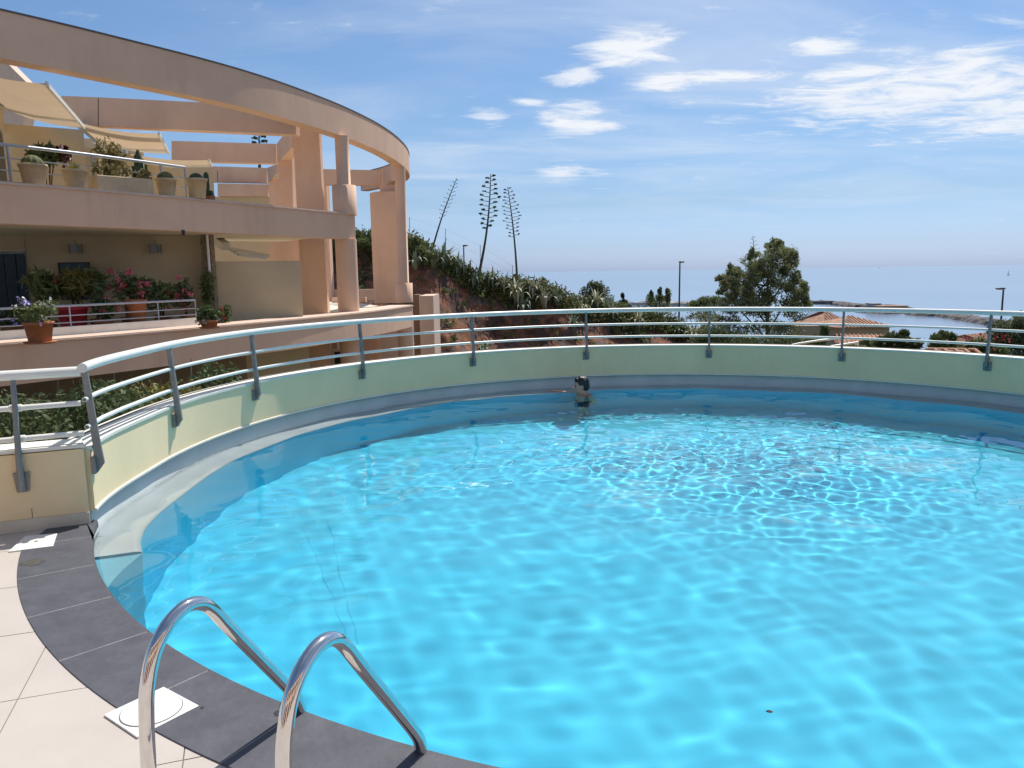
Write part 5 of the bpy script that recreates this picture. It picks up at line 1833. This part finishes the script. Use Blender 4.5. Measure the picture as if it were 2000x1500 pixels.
# plants standing behind the railing on the upper balcony
def bushy(name, label, px, py, Y, zfloor, rx, rz, m, n, size, seed, cat='plant', flowers=None, fn=0, potm=M_TERRA, fs=.06, group=None, aspect=3.0, fr=1.0):
    c = atY(px, py, Y)
    t = thing(name, label, cat, (c.x, c.y, zfloor), group=group)
    r = random.Random(seed)
    mb = MB(); zc = c.z - zfloor
    for _ in range(7):
        v = rv(r)
        leaves(mb, (v.x * rx * .6, v.y * rx * .5, zc + v.z * rz * .6), (rx * .5, rx * .5, rz * .5), n // 7, size, r, aspect=aspect)
    mb.build('leaves', m, t)
    sm = MB()
    for _ in range(4): v = rv(r); sm.tube([(0, 0, .2), (v.x * rx * .3, v.y * rx * .3, zc * .7), (v.x * rx * .7, v.y * rx * .6, zc + v.z * rz * .5)], [.02, .015, .008], 5, caps=False)
    sm.build('stems', M_BARK, t)
    if flowers is not None:
        for i in range(fn):
            v = rv(r).normalized() * r.uniform(.6, 1.05)
            f = MB(); c0 = Vector((v.x * rx * fr, -abs(v.y) * rx * .8, zc + v.z * rz * fr + .04))
            for _ in range(22): leaves(f, tuple(c0 + rv(r) * fs), (.01, .01, .01), 1, fs * .65, r, aspect=1.1)
            f.build('flower_cluster', flowers, t)
    if potm is not None: pot_mb(min(.16, rx * .5), min(.2, rx * .6), .32).build('pot', potm, t)
    return t


bushy('yucca', 'spiky green plant behind the upper balcony railing near the window', 88, 302, 18.4, 2.96, .38, .26, M_DKGREEN, 420, .05, 61, aspect=5)
bushy('red_leaved_plant', 'dark red-brown leaved plant behind the upper railing', 128, 303, 18.6, 2.96, .22, .28, mat('dark_red_leaves', (.10, .025, .02, 1), rough=.5, var=.3, scale=9), 120, .12, 62, aspect=1.4)
bushy('dry_climber', 'brown dry bushy plant in the recess under the second awning', 218, 312, 21, 2.96, .5, .55, M_SCRUB, 520, .06, 63)
# lower terrace, behind the railing
FZ = 0.40
bushy('umbrella_plant', 'large leafy green plant at the left of the lower terrace', 85, 560, 17.2, FZ, .48, .42, M_GREEN, 700, .06, 64, flowers=M_ORANGE, fn=3, aspect=4, fs=.05)
bushy('spiky_plant', 'light green spiky-leaved plant with orange blooms in front of the dark painting', 145, 558, 17.5, FZ, .42, .42, M_YELLOWG, 520, .055, 65, flowers=M_ORANGE, fn=5, aspect=6, fs=.05)
bushy('spiky_plant', 'tall thin spiky-leaved plant right of the dark painting', 186, 556, 17.8, FZ, .28, .40, M_GREEN, 300, .05, 66, aspect=6, flowers=M_RED, fn=2, fs=.05)
bushy('geranium', 'leafy geranium with big pink flowers in the middle of the lower terrace', 250, 560, 18.4, FZ, .62, .42, M_GREEN, 620, .06, 67, flowers=M_ROSE, fn=13, fs=.085, fr=1.05)
bushy('geranium', 'leafy geranium bush under the right wall lantern with few flowers', 315, 580, 19.0, FZ, .60, .42, M_GREEN, 620, .055, 68, flowers=M_ROSE, fn=4, fs=.06)
bushy('geranium', 'drooping pink geranium at the right end of the lower railing', 362, 578, 18.9, FZ, .24, .50, M_DKGREEN, 360, .05, 69, flowers=M_ROSE, fn=12, fs=.075, fr=1.05)
bushy('geranium', 'dark geranium with red flowers low behind the lower rails', 200, 600, 17.0, FZ, .40, .26, M_DKGREEN, 420, .05, 70, flowers=M_ROSE, fn=5, fs=.06)
bushy('blue_flower', 'blue-flowered plant low behind the rails at the left edge', 22, 622, 16.0, FZ, .45, .25, M_DKGREEN, 360, .05, 71, flowers=M_LILAC, fn=9, fs=.05)
bushy('climbing_plant', 'green climbing plant on the brown pipe shaft', 406, 572, 20.3, FZ, .20, .62, M_GREEN, 620, .055, 72, potm=None)
for px_, Y_, w_, lb in ((145, 16.9, 26, 'wide dark red pot behind the lower rails under the spiky plant'), (268, 17.6, 20, 'tall reddish pot behind the rails right of the railing post')):
    c = atY(px_, 640, Y_)
    o = pot_mb(w_ * Y_ / 1500 * .8, w_ * Y_ / 1500, .62 if px_ == 145 else .75).build('plant_pot', M_RED if px_ == 145 else M_TERRA); o.location = (c.x, c.y, FZ)
    tag(o, lb, 'pot')
# pots on the terrace edge
def edge_pot(px, py, w_px, h_px, label, fm, fn, seed, lm=M_GREEN, sp=1.25, two=None):
    p = place(px, py, ZL + .023); k = p.y / 1500; r1 = w_px * k / 2; h = h_px * k
    t = thing('flower_pot', label, 'potted plant', tuple(p))
    pot_mb(r1 * .72, r1 * .93, h, r1 * .09).build('pot', M_TERRA, t)
    MB().lathe([(r1 * .95, .0), (r1 * 1.1, .03), (r1 * 1.0, .03)], n=20).build('saucer', M_TERRA, t)
    r = random.Random(seed); mb = MB()
    for _ in range(9):
        a = r.uniform(0, 6.28)
        leaves(mb, (math.cos(a) * r1 * sp * .7, math.sin(a) * r1 * sp * .5, h + r.uniform(-.02, r1 * 1.2)), (r1 * .6, r1 * .6, r1 * .5), 50, .05, r, aspect=2.2)
    mb.build('leaves', lm, t)
    for i in range(fn):
        a = r.uniform(0, 6.28); rr = r1 * sp * r.uniform(.3, 1.35); f = MB()
        c0 = Vector((math.cos(a) * rr, math.sin(a) * rr * .6 - .05, h + r.uniform(-.05, r1 * 1.7)))
        for _ in range(12): leaves(f, tuple(c0 + rv(r) * .045), (.01, .01, .01), 1, .04, r, aspect=1.1)
        f.build('flower_cluster', fm if (two is None or i % 2) else two, t)
    return t
edge_pot(79, 670.5, 54, 42, 'terracotta pot with lilac and white flowers on the terrace edge', M_LILAC, 16, 81, two=M_WHITEP)
edge_pot(409, 641, 36, 16, 'low terracotta pot with white and dark red flowers by the partition wall', M_WHITEP, 9, 82, lm=M_DKGREEN)
bushy('trailing_plant', 'dark red trailing plant right of the low terracotta pot', 438, 617, 19.3, FZ, .22, .28, M_DKGREEN, 220, .05, 83, flowers=M_RED, fn=9, fs=.035, potm=None)

# wall lanterns and painting
for px_, lb in ((148, 'square white wall lantern above the dark painting'), (304, 'square white wall lantern above the pink geraniums')):
    tt = (px_ - 55) / 353
    c = atY(px_, 486, 19.5 + tt * 1.6 - .12)
    t = thing('wall_lantern', lb, 'lantern', tuple(c))
    MB().box(-.10, .10, -.10, .08, -.10, .10).build('shade', M_FRAMEW, t, recalc=True, bevel=.01)
    for sx in (-.105, .105):
        for sy in (-.105, .085): MB().box(sx - .012, sx + .012, sy - .012, sy + .012, -.115, .115).build('frame_bar', M_POST, t)
    MB().tube([(0, 0, .10), (0, 0, .24)], .012, 6).build('hanger', M_POST, t)
a = atY(117, 515, 19.72); b = atY(191, 582, 20.0)
t = thing('painting', 'large dark blue painting hanging on the cream terrace wall', 'painting', tuple(a))
w_ = b.x - a.x; h_ = a.z - b.z
M_PAINTING = mat('dark_blue_canvas', (0.012, 0.03, 0.06, 1), rough=.4, var=.5, scale=1.5, col2=(0.02, 0.06, 0.075, 1))
MB().box(0, w_, -.03, 0, -h_, 0).build('canvas', M_PAINTING, t)
for q in ((-.03, w_ + .03, 0.0005, .03), (-.03, w_ + .03, -h_ - .03, -h_ - .0005)):
    MB().box(q[0], q[1], -.045, 0, q[2], q[3]).build('frame_bar', M_SEAM, t)
for q in ((-.03, -.0005), (w_ + .0005, w_ + .03)):
    MB().box(q[0], q[1], -.045, 0, -h_, 0).build('frame_bar', M_SEAM, t)

# ------------------------------------------------------------------ garden under the terrace
r = random.Random(91)
def hedge(name, label, x0, x1, y0, y1, Y, m, n, size, seed, cat='hedge', depth=.8, aspect=2.0):
    rr = random.Random(seed)
    a = atY((x0 + x1) / 2, y1, Y)
    t = thing(name, label, cat, tuple(a))
    mb = MB()
    for _ in range(n):
        c = atY(rr.uniform(x0, x1), rr.uniform(y0, y1), Y + rr.uniform(-depth, depth)) - a
        leaves(mb, tuple(c), (.22, .22, .18), 26, size, rr, aspect=aspect)
    mb.build('leaves', m, t)
    st = MB()
    for _ in range(14):
        c = atY(rr.uniform(x0, x1), y1, Y) - a; d = rv(rr)
        st.tube([c + Vector((0, 0, -.6)), c + Vector((d.x * .2, d.y * .2, .1)), c + Vector((d.x * .4, d.y * .3, .3))], [.02, .015, .006], 5, caps=False)
    st.build('stems', M_BARK, t)
hedge('garden_hedge', 'dark leafy hedge behind the straight railing at the left edge', -60, 165, 785, 900, 9.0, M_DKGREEN, 150, .034, 92)
hedge('flowering_shrub', 'shrub with small pale yellow blossoms right behind the railing corner', 150, 245, 765, 860, 9.4, M_DKGREEN, 110, .034, 93, 'shrub')
hedge('variegated_shrub', 'yellowish variegated shrub under the terrace seen between the curved rails', 262, 400, 766, 812, 10.4, M_YELLOWG, 110, .034, 94, 'shrub', .5)
hedge('garden_hedge', 'dark ground hedge along the outside of the curved wall', 180, 330, 790, 900, 8.6, M_DKGREEN, 110, .034, 95)
hedge('potted_rosemary', 'thin dark shrub near the basement wall under the terrace', 395, 455, 722, 770, 14.5, M_DKGREEN, 40, .05, 96, 'shrub', .5)
# thin vertical wires of the garden trellis under the terrace
tw = thing('trellis', 'thin vertical trellis wires hanging in the dark space below the terrace', 'trellis', tuple(atY(380, 760, 16.5)))
to = Vector(tw.location)
for x in (112, 222, 338, 373, 410): MB().tube([atY(x, 700, 16.5) - to, atY(x + 3, 860, 16.5) - to], .012, 5).build('wire', M_FENCE, tw)

# ------------------------------------------------------------------ unseen building added behind the viewer for warm bounce light, mirrored in the steel
rb = thing('bounce_building', 'unseen pink-beige wall with windows, added behind the viewer to bounce warm light onto the pool walls', 'building', (1.0, -6.4, 0))
MB().box(-11, 11, -.4, 0, -.2, 6.4).build('wall', M_PINK, rb)
for x in (-8, -4.6, -1.2, 2.2, 5.6):
    for z in (0.1, 3.3):
        f = MB().box(x, x + 1.8, .001, .06, z, z + 2.2).build('window', M_FRAMEW, rb)
        MB().box(x + .08, x + 1.72, .061, .075, z + .08, z + 2.12).build('pane', M_GLASSD, f)
